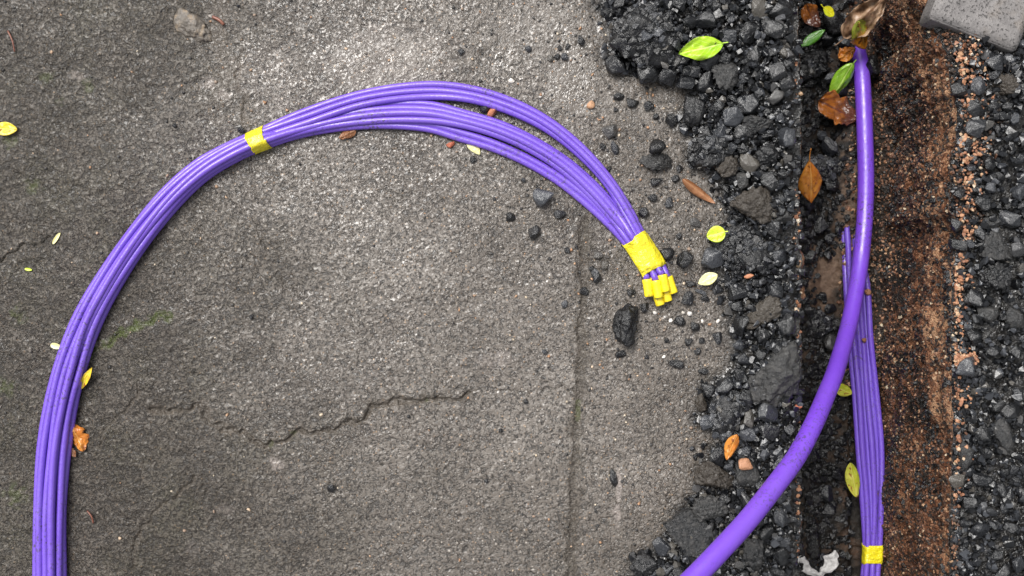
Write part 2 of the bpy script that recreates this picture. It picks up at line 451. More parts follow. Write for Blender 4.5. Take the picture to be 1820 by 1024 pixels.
EDGE_Y = np.array([-300, 0, 60, 110, 135, 150, 170, 200, 240, 300, 340, 380, 420, 460, 500, 540, 580, 620, 660, 700, 740, 780, 820, 860, 900, 940, 1000, 1024, 1300])
EDGE_X = np.array([1100, 1070, 1070, 1075, 1130, 1215, 1250, 1215, 1225, 1240, 1275, 1290, 1262, 1262, 1275, 1292, 1292, 1300, 1282, 1240, 1240, 1280, 1245, 1232, 1205, 1190, 1135, 1128, 1150])
def to_px(x, y): return x / S + 910, 512 - y / S
def strip_mask(px, py, soft=26.0):
    e = np.interp(py, EDGE_Y, EDGE_X) + 16 * vn2(py / 31.0, px / 40.0, 5) + 7 * vn2(py / 9.0, px / 11.0, 6)
    return sstep(-soft, soft, px - e)

CRACKS = [
    ([(272, 725), (330, 727), (358, 722), (373, 752), (430, 768), (470, 788), (500, 782), (530, 768), (590, 760), (640, 750), (665, 720), (720, 710), (760, 712), (800, 706), (835, 703)], 4.0, 0.0036, 0.7),
    ([(835, 703), (880, 693), (940, 698), (1020, 692)], 2.2, 0.0012, 0.3),
    ([(1040, 395), (1036, 500), (1033, 620), (1028, 720), (1023, 800), (1018, 900), (1013, 1060), (1013, 1600)], 9.0, 0.0018, 0.3),
    ([(428, 90), (423, 140), (432, 190), (438, 240)], 3.2, 0.0018, 0.7),
    ([(160, 628), (196, 610), (218, 588), (260, 575), (300, 560)], 3.6, 0.0012, 0.1),
    ([(300, 575), (335, 567), (375, 545)], 2.2, 0.0018, 0.5),
    ([(240, 1010), (236, 980), (247, 942), (285, 900), (345, 850)], 2.6, 0.0022, 0.4),
    ([(-40, 480), (0, 460), (30, 446), (65, 432), (90, 420)], 2.4, 0.0026, 0.0),
    ([(178, 800), (180, 770), (200, 745), (230, 718), (245, 680)], 2.2, 0.0018, 0.4),
    ([(440, 240), (452, 370), (480, 470), (512, 525)], 2.2, 0.0012, 0.2),
    ([(480, 780), (486, 830), (498, 870)], 2.0, 0.0008, 0.2),
    ([(130, 980), (170, 1024), (200, 1080)], 2.4, 0.0016, 0.3),
]

def nonuni(lo, f0, f1, hi, step, grow=1.35):
    c = list(np.arange(f0, f1, step))
    a = []; q = f0; st = step
    while q > lo: st *= grow; q -= st; a.append(q)
    b = []; q = c[-1]; st = step
    while q < hi: st *= grow; q += st; b.append(q)
    return np.array(a[::-1] + c + b)

def pave_height(X, Y, px, py):
    """relief of the pavement and the fields that its material reads"""
    mac = 0.0022 * fbm2(X * 9, Y * 9, 11, 3) + 0.0007 * fbm2(X * 34, Y * 42, 12, 3)
    jx = px + 6 * vn2(px / 22.0, py / 22.0, 21) + 4 * vn2(px / 8.0, py / 8.0, 22)
    jy = py + 6 * vn2(px / 22.0, py / 22.0, 23) + 4 * vn2(px / 8.0, py / 8.0, 24)
    left = sstep(680, 80, px + 90 * vn2(px / 160., py / 160., 31))
    n = fbm2(X * 300, Y * 300, 51, 3, 0.55); n2 = fbm2(X * 130, Y * 130, 57, 3, 0.5)
    grain = 0.00025 * np.tanh(3.0 * (n + 0.2)) + 0.0005 * np.tanh(2.5 * n2) * (0.35 + 0.8 * left) + 0.00025 * vn2(X * 610, Y * 610, 58)
    smooth = np.zeros_like(px)
    for (cx, cy, rx, ry, w) in ((1020, 140, 50, 70, .6), (960, 60, 120, 60, .35), (626, 604, 13, 11, .6), (560, 660, 26, 20, .25), (1150, 190, 80, 45, .25), (690, 110, 120, 60, .3)):
        e = ((px - cx) / rx) ** 2 + ((py - cy) / ry) ** 2 + 0.5 * vn2(px / 14., py / 14., 71)
        smooth = np.maximum(smooth, w * sstep(1.25, 0.5, e))
    z = mac + grain * (1 - 0.85 * smooth)
    silt = np.zeros_like(px); moss = np.zeros_like(px); core = np.zeros_like(px)
    for k, (pts, w, dep, fill) in enumerate(CRACKS):
        dd = seg_dist(jx, jy, pts) if k != 2 else seg_dist(px + 0.4 * (jx - px), py, pts)
        ww = w * (0.95 + 0.45 * np.clip(vn2(px / 30., py / 30., 81 + k), -0.6, 1))
        g = sstep(ww * 1.15, ww * 0.35, dd)
        z = z - dep * g
        core = np.maximum(core, sstep(ww * 0.9, ww * 0.3, dd + 1.2 * vn2(px / 6., py / 6., 99)) * ((0.3 if k == 0 else 0.2) if k != 2 else 0.05))
        silt = np.maximum(silt, fill * sstep(ww * 2.4, ww * 0.6, dd + 2 * vn2(px / 12., py / 12., 91)))
    md = seg_dist(jx, jy, CRACKS[4][0])
    moss = np.maximum(moss, sstep(11, 3, md + 4 * vn2(px / 9., py / 9., 95)))
    md = seg_dist(px, py, [(1028, 715), (1027, 745)]); moss = np.maximum(moss, 0.7 * sstep(7, 2, md))
    for (mx, my, mr) in ((521, 768, 7), (85, 140, 16), (158, 152, 14), (105, 180, 10), (20, 250, 18), (60, 330, 20), (35, 560, 20), (10, 690, 22), (30, 880, 26), (760, 712, 5), (480, 790, 8)):
        moss = np.maximum(moss, 0.5 * sstep(1, 0.2, np.hypot(px - mx, py - my) / mr + 0.5 * vn2(px / 7., py / 7., 96)))
    low = sstep(560, 1000, py) * sstep(1000, 250, px) * 0.4
    halo = np.zeros_like(px)
    damp_shade = np.clip(left * (0.95 + 0.35 * fbm2(px / 120., py / 120., 61, 4)) + low + 0.22 * sstep(0.1, 0.6, fbm2(px / 90., py / 90., 62, 4)), 0, 0.84)  # real damp, plus the left side's reflection of dark surroundings put into colour
    damp_shade = np.maximum(damp_shade, 0.6 * sstep(20, 5, np.abs(seg_dist(jx, jy, CRACKS[2][0])) + 5 * vn2(px / 14., py / 25., 66)))
    damp_shade = np.maximum(damp_shade, 0.55 * sstep(16, 3, seg_dist(jx, jy, CRACKS[0][0]) + 5 * vn2(px / 14., py / 14., 67)))
    pale = np.zeros_like(px)
    for (cx, cy, rx, ry, w) in ((1099, 865, 6, 28, .75), (1096, 915, 7, 22, .55), (690, 105, 120, 60, .18), (630, 120, 40, 30, .12), (490, 823, 13, 13, .5), (400, 905, 16, 10, .14), (343, 975, 14, 12, .14), (135, 135, 18, 8, .4), (368, 148, 14, 12, .4), (400, 170, 12, 10, .4), (880, 640, 30, 16, .25), (470, 130, 60, 60, .12)):
        e = ((px - cx) / rx) ** 2 + ((py - cy) / ry) ** 2 + 0.7 * vn2(px / 9., py / 9., 72)
        pale = np.maximum(pale, w * sstep(1.4, 0.4, e))
    silt = np.maximum(silt, 0.22 * sstep(1030, 1060, px + 10 * vn2(py / 40., px / 40., 73)) * (0.6 + 0.4 * vn2(px / 50., py / 50., 74)))
    silt = np.maximum(silt, 0.5 * sstep(24, 6, np.abs(px - 395 - 25 * vn2(py / 60., py * 0, 75))) * sstep(330, 60, py))
    m = strip_mask(px, py)
    m2 = strip_mask(px - 22, py, 30)
    bed = m2 * (0.006 + 0.004 * fbm2(X * 60, Y * 60, 63, 4)) + m2 * 0.002 * fbm2(X * 260, Y * 260, 64, 3)
    near = sstep(1412, 1398, px)
    z = z + bed * (0.25 + 0.75 * near)
    tar = np.clip(np.maximum(m, 0.8 * strip_mask(px + 10, py, 22)) * 0.95 + 0.8 * core + 0.25 * strip_mask(px + 40, py, 60) * sstep(-0.1, 0.5, vn2(px / 16., py / 16., 76)), 0, 1)
    return z, moss, damp_shade, silt, smooth, pale, tar

# ------------------------------------------------------------------ setting: pavement left of the trench
xs = nonuni(-3.5, -0.53, LIP_L, LIP_L, 0.00105)[:-1]
xs = xs[xs < LIP_L - 0.0006]; xs = np.append(xs, LIP_L)
ys = nonuni(-3.0, -0.30, 0.30, 3.0, 0.00105)
X, Y = np.meshgrid(xs, ys, indexing='ij')
w_ = sstep(LIP_L - 0.02, LIP_L, X)
X = X + (lip_l(Y) - LIP_L) * w_
px, py = to_px(X, Y)
z, moss, damp_shade, silt, film, pale, tar = pave_height(X, Y, px, py)
PAVE = (xs, ys, z)
me = np_mesh('pavement', np.stack([X, Y, z], -1).reshape(-1, 3), grid_faces(len(xs), len(ys)))
add_attr(me, 'surface', np.stack([moss, damp_shade, silt], -1).reshape(-1, 3))
add_attr(me, 'cover', np.stack([film, pale, tar], -1).reshape(-1, 3))
tag(obj('pavement', me, M['pavement']), 'wet worn grey pavement with cracks and a straight joint', kind='structure')

def bilin(field, x, y):
    xs_, ys_, z_ = field
    i = np.clip(np.searchsorted(xs_, x) - 1, 0, len(xs_) - 2); j = np.clip(np.searchsorted(ys_, y) - 1, 0, len(ys_) - 2)
    u = np.clip((x - xs_[i]) / (xs_[i + 1] - xs_[i]), 0, 1); v = np.clip((y - ys_[j]) / (ys_[j + 1] - ys_[j]), 0, 1)
    return (z_[i, j] * (1 - u) + z_[i + 1, j] * u) * (1 - v) + (z_[i, j + 1] * (1 - u) + z_[i + 1, j + 1] * u) * v

# ground right of the trench
xs2 = nonuni(LIP_R, LIP_R, 0.53, 3.5, 0.002)
ys2 = nonuni(-3.0, -0.30, 0.30, 3.0, 0.002)
X, Y = np.meshgrid(xs2, ys2, indexing='ij')
X = X + (lip_r(Y) - LIP_R) * sstep(LIP_R + 0.03, LIP_R, X)
px, py = to_px(X, Y)
z2 = 0.004 * fbm2(X * 30, Y * 30, 101, 4) + 0.0022 * fbm2(X * 230, Y * 230, 102, 3) + 0.003
z2 = z2 * sstep(LIP_R - 0.001, LIP_R + 0.01, X)
me = np_mesh('ground_right', np.stack([X, Y, z2], -1).reshape(-1, 3), grid_faces(len(xs2), len(ys2)))
zz = np.zeros(X.size)
add_attr(me, 'surface', np.stack([zz, zz, zz], -1)); add_attr(me, 'cover', np.stack([zz, zz, zz + 1], -1))
tag(obj('ground_right', me, M['pavement']), 'dark broken surface right of the trench', kind='structure')
GR = (xs2, ys2, z2)

# trench floor and walls
def tr_height(X, Y):
    """px,py seen at floor depth"""
    k = S * (H + DEPTH) / H
    px = X / k + 910; py = 512 - Y / k
    z = -DEPTH + 0.006 * fbm2(X * 40, Y * 40, 111, 4) + 0.0025 * fbm2(X * 190, Y * 190, 112, 3)
    z = z + 0.022 * sstep(500, 330, py + 40 * vn2(px / 30., py / 30., 113)) * sstep(1450, 1490, px) * sstep(1540, 1515, px)
    z = z + (0.034 + 0.008 * vn2(px / 9., py / 14., 117)) * sstep(1540, 1578, px) * sstep(660, 520, py)
    z = z + 0.013 * np.exp(-(((px - 1551) / 14) ** 2 + ((py - 612) / 38) ** 2))
    z = z + 0.02 * sstep(1466, 1420, px)
    z = z - 0.012 * sstep(640, 720, py) * sstep(1505, 1520, px)
    mud = sstep(1.2, 0.4, ((px - 1458) / 42) ** 2 + ((py - 490) / 66) ** 2 + 0.5 * vn2(px / 14., py / 14., 114))
    mud = np.maximum(mud, 0.7 * sstep(1.2, 0.4, ((px - 1505) / 30) ** 2 + ((py - 390) / 120) ** 2 + 0.8 * vn2(px / 14., py / 14., 115)))
    return z, mud
xs3 = np.arange(LIP_L - 0.02, LIP_R + 0.02, 0.0016); ys3 = nonuni(-3.0, -0.37, 0.37, 3.0, 0.0016)
X, Y = np.meshgrid(xs3, ys3, indexing='ij')
z3, mud = tr_height(X, Y)
FL = (xs3, ys3, z3)
me = np_mesh('trench_floor', np.stack([X, Y, z3], -1).reshape(-1, 3), grid_faces(len(xs3), len(ys3)))
add_attr(me, 'mud', np.stack([mud, mud, mud], -1).reshape(-1, 3))
tag(obj('trench_floor', me, M['floor']), 'dark muddy floor of the narrow trench', kind='structure')

def wall(name, lipf, sign, seed, ztop):
    t = np.linspace(0, 1, 150)
    Yw, Tw = np.meshgrid(ys3, t, indexing='ij')
    Z = -(DEPTH + 0.03) * Tw
    rel = 0.010 * fbm2(Yw * 26, Z * 34, seed, 5, 0.6) + 0.0035 * fbm2(Yw * 150, Z * 150, seed + 5, 4, 0.6)
    if sign > 0:     # the face the camera sees: strata, a ledge and washed-out hollows
        rel = rel + 0.003 * sstep(-0.055, -0.085, Z + 0.03 * fbm2(Yw * 14, Yw * 0, seed + 7, 3)) + 0.004 * sstep(0.1, 0.5, fbm2(Yw * 10, Z * 35, seed + 8, 4))
        rel = rel + 0.004 * sstep(-0.12, -0.19, Z)
    Xw = lipf(Yw) + sign * rel * sstep(0, 0.04, Tw)
    me = np_mesh(name, np.stack([Xw, Yw, Z + 0.0015 * (1 - Tw)], -1).reshape(-1, 3), grid_faces(len(ys3), len(t)))
    return me, (ys3, t, Xw)
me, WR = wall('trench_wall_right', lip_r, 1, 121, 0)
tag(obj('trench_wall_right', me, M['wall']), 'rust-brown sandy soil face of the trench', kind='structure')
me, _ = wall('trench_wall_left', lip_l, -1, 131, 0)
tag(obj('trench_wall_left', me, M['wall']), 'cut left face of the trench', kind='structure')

# ------------------------------------------------------------------ loose crumbs (stuff)
r = np.random.default_rng(21)
def scatter_strip(n, lo, hi, seed, thr=0.35, yr=(-140, 1170)):
    r = np.random.default_rng(seed)
    qx = r.uniform(1050, 1424, n); qy = r.uniform(*yr, n)
    m = strip_mask(qx, qy, 34)
    keep = r.uniform(0, 1, n) < np.where(m > thr, m, m * 0.25) * (1 - 0.75 * sstep(1396, 1408, qx))
    qx, qy = qx[keep], qy[keep]
    sz = np.exp(r.uniform(np.log(lo), np.log(hi), len(qx))) * S * 0.5
    x, y = (qx - 910) * S, -(qy - 512) * S
    edge = sstep(1426, 1408, qx)
    zc = bilin(PAVE, x, y) + sz * r.uniform(0.1, 0.7, len(x)) + edge * r.uniform(0, 0.008, len(x)) * strip_mask(qx, qy, 20)
    return np.stack([x, y, zc], -1), sz
c, s_ = scatter_strip(13000, 4, 17, 31)
o = obj('asphalt_crumbs', crumb_mesh('asphalt_crumbs', c, s_, 3), M['tar_fine'])
tag(o, 'loose black asphalt crumbs heaped left of the trench', kind='stuff')
r = np.random.default_rng(22)
n = 9000
x = LIP_R + r.uniform(0.0, 1, n) ** 1.5 * 0.32 + 0.002; y = r.uniform(-0.36, 0.36, n)
sz = np.exp(r.uniform(np.log(4), np.log(17), n)) * S * 0.5
x = np.maximum(x, lip_r(y) + sz * 0.8)
c = np.stack([x, y, bilin(GR, x, y) + sz * r.uniform(0, 0.8, n) + r.uniform(0, 0.006, n) * sstep(LIP_R, LIP_R + 0.02, x)], -1)
tag(obj('gravel_crumbs', crumb_mesh('gravel_crumbs', c, sz, 4), M['tar_fine']), 'loose black asphalt gravel right of the trench', kind='stuff')
n = 5200
x = r.uniform(LIP_L + 0.001, LIP_R - 0.02, n); y = r.uniform(-0.38, 0.38, n)
k = S * (H + DEPTH) / H; fx, fy = x / k + 910, 512 - y / k
dens = sstep(1500, 1450, fx) * 0.9 + 0.22 + 0.5 * sstep(0.1, 0.5, vn2(fx / 30., fy / 40., 141)) - 1.1 * np.exp(-(((fx - 1458) / 38) ** 2 + ((fy - 495) / 55) ** 2))
dens = np.where(fy > 640, np.where(fx > 1518, 0.02, dens + 0.2), dens)
kp = r.uniform(0, 1, n) < dens; x, y = x[kp], y[kp]
sz = np.exp(r.uniform(np.log(4), np.log(16), len(x))) * k * 0.5
c = np.stack([x, y, bilin(FL, x, y) + sz * r.uniform(0, 0.7, len(x))], -1)
tag(obj('trench_crumbs', crumb_mesh('trench_crumbs', c, sz, 5), M['black']), 'black asphalt crumbs on the trench floor', kind='stuff')
# grains of soil sticking to the visible trench face
n = 30000
yy = r.uniform(-0.36, 0.36, n); tt = r.uniform(0.0, 0.93, n)
xw = bilin(WR, yy, tt); zz = -(DEPTH + 0.03) * tt
sz = np.exp(r.uniform(np.log(2.2), np.log(7), n)) * S * 0.5
c = np.stack([xw - sz * 0.15, yy, zz], -1)
dens = 0.4 + 0.6 * sstep(-0.1, 0.2, fbm2(yy * 18, zz * 24, 151, 4))
kp = r.uniform(0, 1, n) < dens
tag(obj('soil_grains', crumb_mesh('soil_grains', c[kp], sz[kp], 6, sub=1, flat=1.0), M['soil']), 'rusty soil grains stuck to the trench face', kind='stuff')
n = 4200
yy = r.uniform(-0.36, 0.36, n); tt = r.uniform(0.0, 0.9, n) ** 1.3
xw = bilin(WR, yy, tt); zz = -(DEPTH + 0.03) * tt
sz = np.exp(r.uniform(np.log(3), np.log(13), n)) * S * 0.5
kp = r.uniform(0, 1, n) < sstep(-0.05, 0.3, fbm2(yy * 15, zz * 20, 171, 4))
tag(obj('wall_tar_crumbs', crumb_mesh('wall_tar_crumbs', np.stack([xw - sz * 0.2, yy, zz], -1)[kp], sz[kp], 12), M['black']), 'black tar crumbs stuck in the trench face', kind='stuff')
n = 3600
y = r.uniform(-0.36, 0.36, n); x = lip_r(y) + 0.001 + np.abs(r.normal(0, 1, n)) * (0.004 + 0.014 * sstep(0.02, 0.12, y + 0.03 * vn2(y * 30, y * 0, 161)))
kp = r.uniform(0, 1, n) < 0.25 + 0.75 * sstep(-0.05, 0.1, y); x, y = x[kp], y[kp]
sz = np.exp(r.uniform(np.log(2.5), np.log(8), len(x))) * S * 0.5
tag(obj('lip_soil_grains', crumb_mesh('lip_soil_grains', np.stack([x, y, bilin(GR, x, y) + 0.003 * r.uniform(0, 2, len(x)) + sz * 0.4], -1), sz, 7), M['soil']), 'rusty soil grains spilled over the right trench lip', kind='stuff')
n = 6500
k = S * (H + DEPTH) / H
fx = np.concatenate([r.uniform(1490, 1545, 1500), r.uniform(1535, 1600, n - 1500)]); fy = r.uniform(-40, 690, n); x, y = (fx - 910) * k, -(fy - 512) * k
sz = np.exp(r.uniform(np.log(2.2), np.log(8), n)) * k * 0.5
tag(obj('floor_soil_grains', crumb_mesh('floor_soil_grains', np.stack([x, y, bilin(FL, x, y) + sz * 0.3], -1), sz, 11), M['soil']), 'rusty soil grains fallen to the foot of the trench face', kind='stuff')
# tan and brick grit spilled along the right lip and the left lip
pts = []
for (cx, cy, rx, ry, m_) in ((1710, 60, 26, 50, 40), (1712, 110, 22, 30, 60), (1722, 160, 28, 40, 60), (1722, 270, 24, 30, 80), (1712, 330, 16, 40, 60), (1705, 410, 14, 40, 40), (1694, 500, 12, 30, 50), (1698, 560, 10, 60, 40), (1700, 640, 18, 14, 150), (1722, 632, 6, 6, 20), (1705, 700, 16, 20, 16), (1697, 840, 8, 40, 20), (1695, 760, 10, 90, 24),
                        (1419, 140, 7, 40, 12), (1418, 400, 8, 60, 22), (1419, 560, 7, 90, 12), (1420, 730, 6, 60, 8), (1421, 920, 5, 90, 26)):
    gx = cx + rx * r.normal(0, 0.6, m_)
    if cx > 1600: gx = np.where(gx < 1692, 1692 + np.abs(r.normal(0, 14, m_)), gx)
    pts.append(np.stack([gx, cy + ry * r.normal(0, 0.6, m_)], -1))
pts = np.vstack(pts); n = len(pts)
sz = np.exp(r.uniform(np.log(2.5), np.log(9), n)) * S * 0.5
x, y = (pts[:, 0] - 910) * S, -(pts[:, 1] - 512) * S
right = x > 0.35
x = np.where(right, np.maximum(x, lip_r(y) + sz * 0.6), np.minimum(x, lip_l(y) - sz * 0.2 - 0.004 * (r.uniform(0, 1, n) ** 2)))
zc = np.where(right, bilin(GR, x, y) + 0.006, bilin(PAVE, x, y)) + sz * 0.5
tag(obj('brick_grit', crumb_mesh('brick_grit', np.stack([x, y, zc], -1), sz, 8), M['tan']), 'tan and orange brick grit along the trench lips', kind='stuff')
# fine grit over the pavement
n = 2600
qx = np.concatenate([r.uniform(-40, 1300, 900), 1300 - np.abs(r.normal(0, 260, n - 900))]); qy = r.uniform(-40, 1064, n)
kp = (qx > -60) & (strip_mask(qx, qy) < 0.5) & (r.uniform(0, 1, n) < 0.35 + 0.65 * sstep(700, 0, qy) + 0.3 * sstep(900, 1100, qx)); qx, qy = qx[kp], qy[kp]
sz = np.exp(r.uniform(np.log(2.4), np.log(6.5), len(qx))) * S * 0.5
x, y = (qx - 910) * S, -(qy - 512) * S
tag(obj('pavement_grit', crumb_mesh('pavement_grit', np.stack([x, y, bilin(PAVE, x, y) + sz * 0.35], -1), sz, 9, smooth=True), M['grit']), 'fine grit scattered over the pavement', kind='stuff')

# ------------------------------------------------------------------ single stones
def ground_z(px_, py_):
    """height of the ground that the pixel looks at, with the depth it lies at"""
    q = P(px_, py_, 0)
    if q[0] < LIP_L - 0.001: return float(bilin(PAVE, np.array([q[0]]), np.array([q[1]]))[0])
    if q[0] > LIP_R + 0.001: return float(bilin(GR, np.array([q[0]]), np.array([q[1]]))[0])
    q = P(px_, py_, -DEPTH)
    return float(bilin(FL, np.array([q[0]]), np.array([q[1]]))[0])

def place(px_, py_, wpx, lift=0.0):
    g = ground_z(px_, py_); z = g + lift
    k = S * (H - z) / H
    return P(px_, py_, z), k

used = []
def hero(name, x, y, w, h, rot, mat, label, cat, zf=0.55, seed=0, sub=4, rough=0.1, freq=3.0, planes=11, p=14, sink=0.25, lift=0.0, group=None, smooth=True):
    _, k = place(x, y, w)
    hz = zf * min(w, h) * 0.5 * k
    loc, k = place(x, y, w, lift + hz * (1 - 2 * sink) )
    v, f = stone_shape(sub, seed + 900, planes, p, rough, freq)
    v = v * np.array([w * 0.5 * k, h * 0.5 * k, hz])
    v = v @ rotz(math.radians(rot)).T
    o = obj(name, np_mesh(name, v, f, smooth), M[mat], loc=loc)
    tag(o, label, cat, group)
    used.append((x, y, 0.42 * max(w, h)))
    return o

def clod(x, y, w, h, rot, label, seed, zf=0.6, n=140, sink=0.15, lift=0.0, csize=(8, 20)):
    o = hero('asphalt_clod', x, y, w, h, rot, 'black', label, 'asphalt clod', zf, seed, 4, 0.3, 2.6, 9, 8, sink, lift)
    vv = np.array([q.co[:] for q in o.data.vertices]); r = np.random.default_rng(seed)
    up = np.where(vv[:, 2] > -0.3 * vv[:, 2].max())[0]
    idx = r.choice(up, n)
    s2 = np.exp(r.uniform(np.log(csize[0]), np.log(csize[1]), n)) * S * 0.5
    a = obj('aggregate', crumb_mesh('aggregate', vv[idx] * 0.96, s2, seed), M['tar'], parent=o); a['kind'] = 'stuff'
    return o

clod(1143, 66, 122, 120, 10, 'largest clod of black asphalt crumbs, left of the big lime-green leaf', 1, 0.62, 260)
clod(1256, 272, 74, 62, 30, 'black asphalt clod right of the pair of stacked grey stones', 2, 0.6, 70)
clod(1322, 438, 104, 72, -15, 'wide black asphalt clod right of the small lime leaf', 3, 0.5, 130)
clod(1292, 735, 66, 74, 20, 'black asphalt clod above the amber leaf', 4, 0.6, 70)
clod(1440, 118, 62, 60, 0, 'black asphalt clod on the trench floor beside the glossy green leaf', 5, 0.7, 60)
clod(1470, 296, 58, 44, 20, 'black asphalt clod on the trench floor right of the orange leaf', 6, 0.6, 60)
clod(1455, 575, 50, 46, 0, 'black asphalt clod on the trench floor below the brown mud patch', 12, 0.5, 40)

HS = [
 # x y w h rot mat label zf seed rough planes
 (1289, 137, 46, 58, 15, 'grey', 'squarish grey stone just below the large lime-green leaf', .8, 1),
 (1343, 219, 58, 38, 28, 'grey', 'oblong grey stone right of the bare pavement patch', .8, 2),
 (1234, 196, 42, 62, 0, 'black', 'knobbly dark stone left of the oblong grey stone', .7, 3),
 (1166, 289, 62, 34, -4, 'grey', 'broad ribbed grey stone under a smaller dark stone', .8, 5),
 (1290, 297, 46, 40, 0, 'brown', 'rounded brown-black stone beside the asphalt clod', .8, 6),
 (1367, 274, 50, 44, 10, 'black', 'rounded dark stone near the trench edge above the biggest brown slab', .7, 7),
 (1319, 322, 22, 32, 20, 'grey', 'small upright grey stone above the biggest brown slab', .8, 8),
 (1347, 362, 98, 66, -18, 'brown', 'big brown-grey slab of rubble left of the orange trench leaf', .6, 9),
 (1391, 386, 36, 28, -3, 'grey', 'small grey block right of the big brown-grey slab', .9, 10),
 (1216, 461, 32, 30, 20, 'black', 'black stone on the pavement right of the long yellow tape', .8, 11),
 (1186, 452, 26, 24, 0, 'black', 'dark coarse stone touching the long yellow tape', .7, 12),
 (1103, 629, 20, 15, 0, 'black', 'small black stone just below the lone black lump', .8, 14),
 (1356, 556, 82, 42, 32, 'brown', 'flat brown-grey slab right of the scattered white chips', .5, 15),
 (1374, 672, 108, 116, 12, 'grey', 'largest dark grey slab in the rubble, left of the thick duct', .35, 16),
 (1246, 716, 22, 34, 10, 'brown', 'brown pebble at the rubble edge left of the black clod', .8, 17),
 (1269, 850, 74, 50, -24, 'brown', 'mossy brown stone left of the tan-topped stone', .7, 18),
 (1326, 834, 44, 62, 8, 'grey', 'dark block with a tan chip on top, below the amber leaf', .6, 19),
 (1262, 904, 68, 52, -8, 'grey', 'dark grey stone between the mossy stone and the flat slate', .6, 20),
 (1340, 985, 46, 60, 20, 'grey', 'dark grey stone right of the thick duct at the bottom', .8, 21),
 (1144, 1003, 52, 46, 30, 'black', 'black lump on the pavement at the bottom edge', .8, 22),
 (1790, 150, 48, 40, 10, 'brown', 'grey-brown stone below the concrete block', .7, 31),
 (1770, 440, 66, 52, -20, 'grey', 'wedge-shaped grey stone above a dark round stone', .6, 32),
 (1768, 490, 60, 54, 0, 'black', 'dark round stone right of the trench', .7, 33),
 (1803, 564, 40, 46, 10, 'grey', 'pale grey stone at the right edge', .7, 34),
 (1714, 812, 32, 56, -14, 'grey', 'grey stone leaning at the trench lip', .7, 35),
 (1783, 776, 36, 74, 18, 'grey', 'long grey stone on the gravel at the lower right', .6, 36),
 (1756, 560, 40, 34, 5, 'grey', 'flat grey stone left of the pale grey stone', .6, 37),
 (1764, 396, 36, 30, 30, 'grey', 'grey stone above the wedge-shaped stone', .6, 38),
 (1445, 884, 26, 24, 30, 'grey', 'small grey block on the trench floor left of the taped bundle', .8, 39),
 (1440, 960, 36, 74, 8, 'black', 'dark slab on the trench floor above the white scrap', .5, 40),
 (1505, 132, 30, 36, 0, 'black', 'black stone on the trench floor behind the glossy green leaf', .7, 41),
 (1484, 40, 40, 46, 20, 'black', 'black stone on the trench floor under the curled brown leaf', .7, 43),
]
for (x, y, w, h, rot, mat, label, zf, sd) in HS:
    hero('rubble_stone', x, y, w, h, rot, mat, label, 'stone', zf, sd * 13, 5 if w > 45 else 4, 0.3 if w > 45 else 0.2, 6.0, 8, 30, 0.2, lift=0.004 if 1225 < x < 1425 else 0)
hero('asphalt_lump', 1113, 578, 50, 78, 6, 'black', 'lone black asphalt lump on the pavement below the yellow end caps', 'asphalt lump', .75, 777, 5, 0.3, 3.2, 8, 8, 0.12)
hero('rubble_stone', 1168, 260, 30, 28, 0, 'black', 'small dark stone resting on the broad ribbed grey stone', 'stone', .9, 61, 3, 0.12, 4, 10, 14, 0.1, lift=0.009)
hero('rubble_stone', 1550, 116, 24, 40, 10, 'black', 'black stone resting against the upper end of the thick duct', 'stone', 1.0, 991, 4, 0.2, 4, 8, 24, 0.1, lift=0.022)
hero('tan_chip', 1325, 825, 26, 22, 0, 'tan', 'tan chip lying on the dark block below the amber leaf', 'stone chip', .5, 62, 3, 0.1, 4, 10, 14, 0.1, lift=0.016)
hero('brick_fragment', 875, 198, 23, 19, 20, 'brick', 'red brick fragment between the two branches of the bundle', 'brick fragment', .8, 63, 3, 0.08, 4, 9, 14, 0.15)
hero('brick_fragment', 860, 188, 9, 7, 0, 'brick', 'tiny red brick crumb beside the dark pebble in the bundle gap', 'brick fragment', .8, 64, 3, 0.08, 4, 9, 14, 0.15)
hero('brick_fragment', 801, 258, 16, 11, 10, 'brick', 'small brown-red brick crumb below the bundle', 'brick fragment', .8, 65, 3, 0.08, 4, 9, 14, 0.15)
hero('brick_fragment', 1419, 722, 14, 12, 0, 'brick', 'round orange brick crumb in the trench left of the thick duct', 'brick fragment', .8, 66, 3, 0.08, 4, 9, 14, 0.15, lift=0.0)
hero('brick_fragment', 1050, 187, 16, 14, 30, 'tan', 'pale orange brick chip on the pavement left of the bare patch', 'brick fragment', .7, 67, 3, 0.08, 4, 9, 14, 0.15)
hero('brick_fragment', 1331, 491, 18, 9, 5, 'brick', 'orange brick splinter in the rubble right of the cream leaf', 'brick fragment', .8, 68, 3, 0.08, 4, 9, 14, 0.1, lift=0.01)
hero('pebble', 863, 190, 22, 20, 0, 'black', 'dark pebble touching the red brick fragment', 'pebble', .8, 71, 3, 0.05, 3, 14, 8, 0.15)
hero('pebble', 1542, 519, 13, 13, 0, 'tan', 'cream pebble between the thick duct and the trench face', 'pebble', .9, 72, 3, 0.05, 3, 12, 10, 0.1, lift=0.012)
hero('pebble', 1535, 605, 9, 9, 0, 'tan', 'cream pebble resting on the thin ducts in the trench', 'pebble', .9, 73, 3, 0.05, 3, 12, 10, 0.1, lift=0.015)

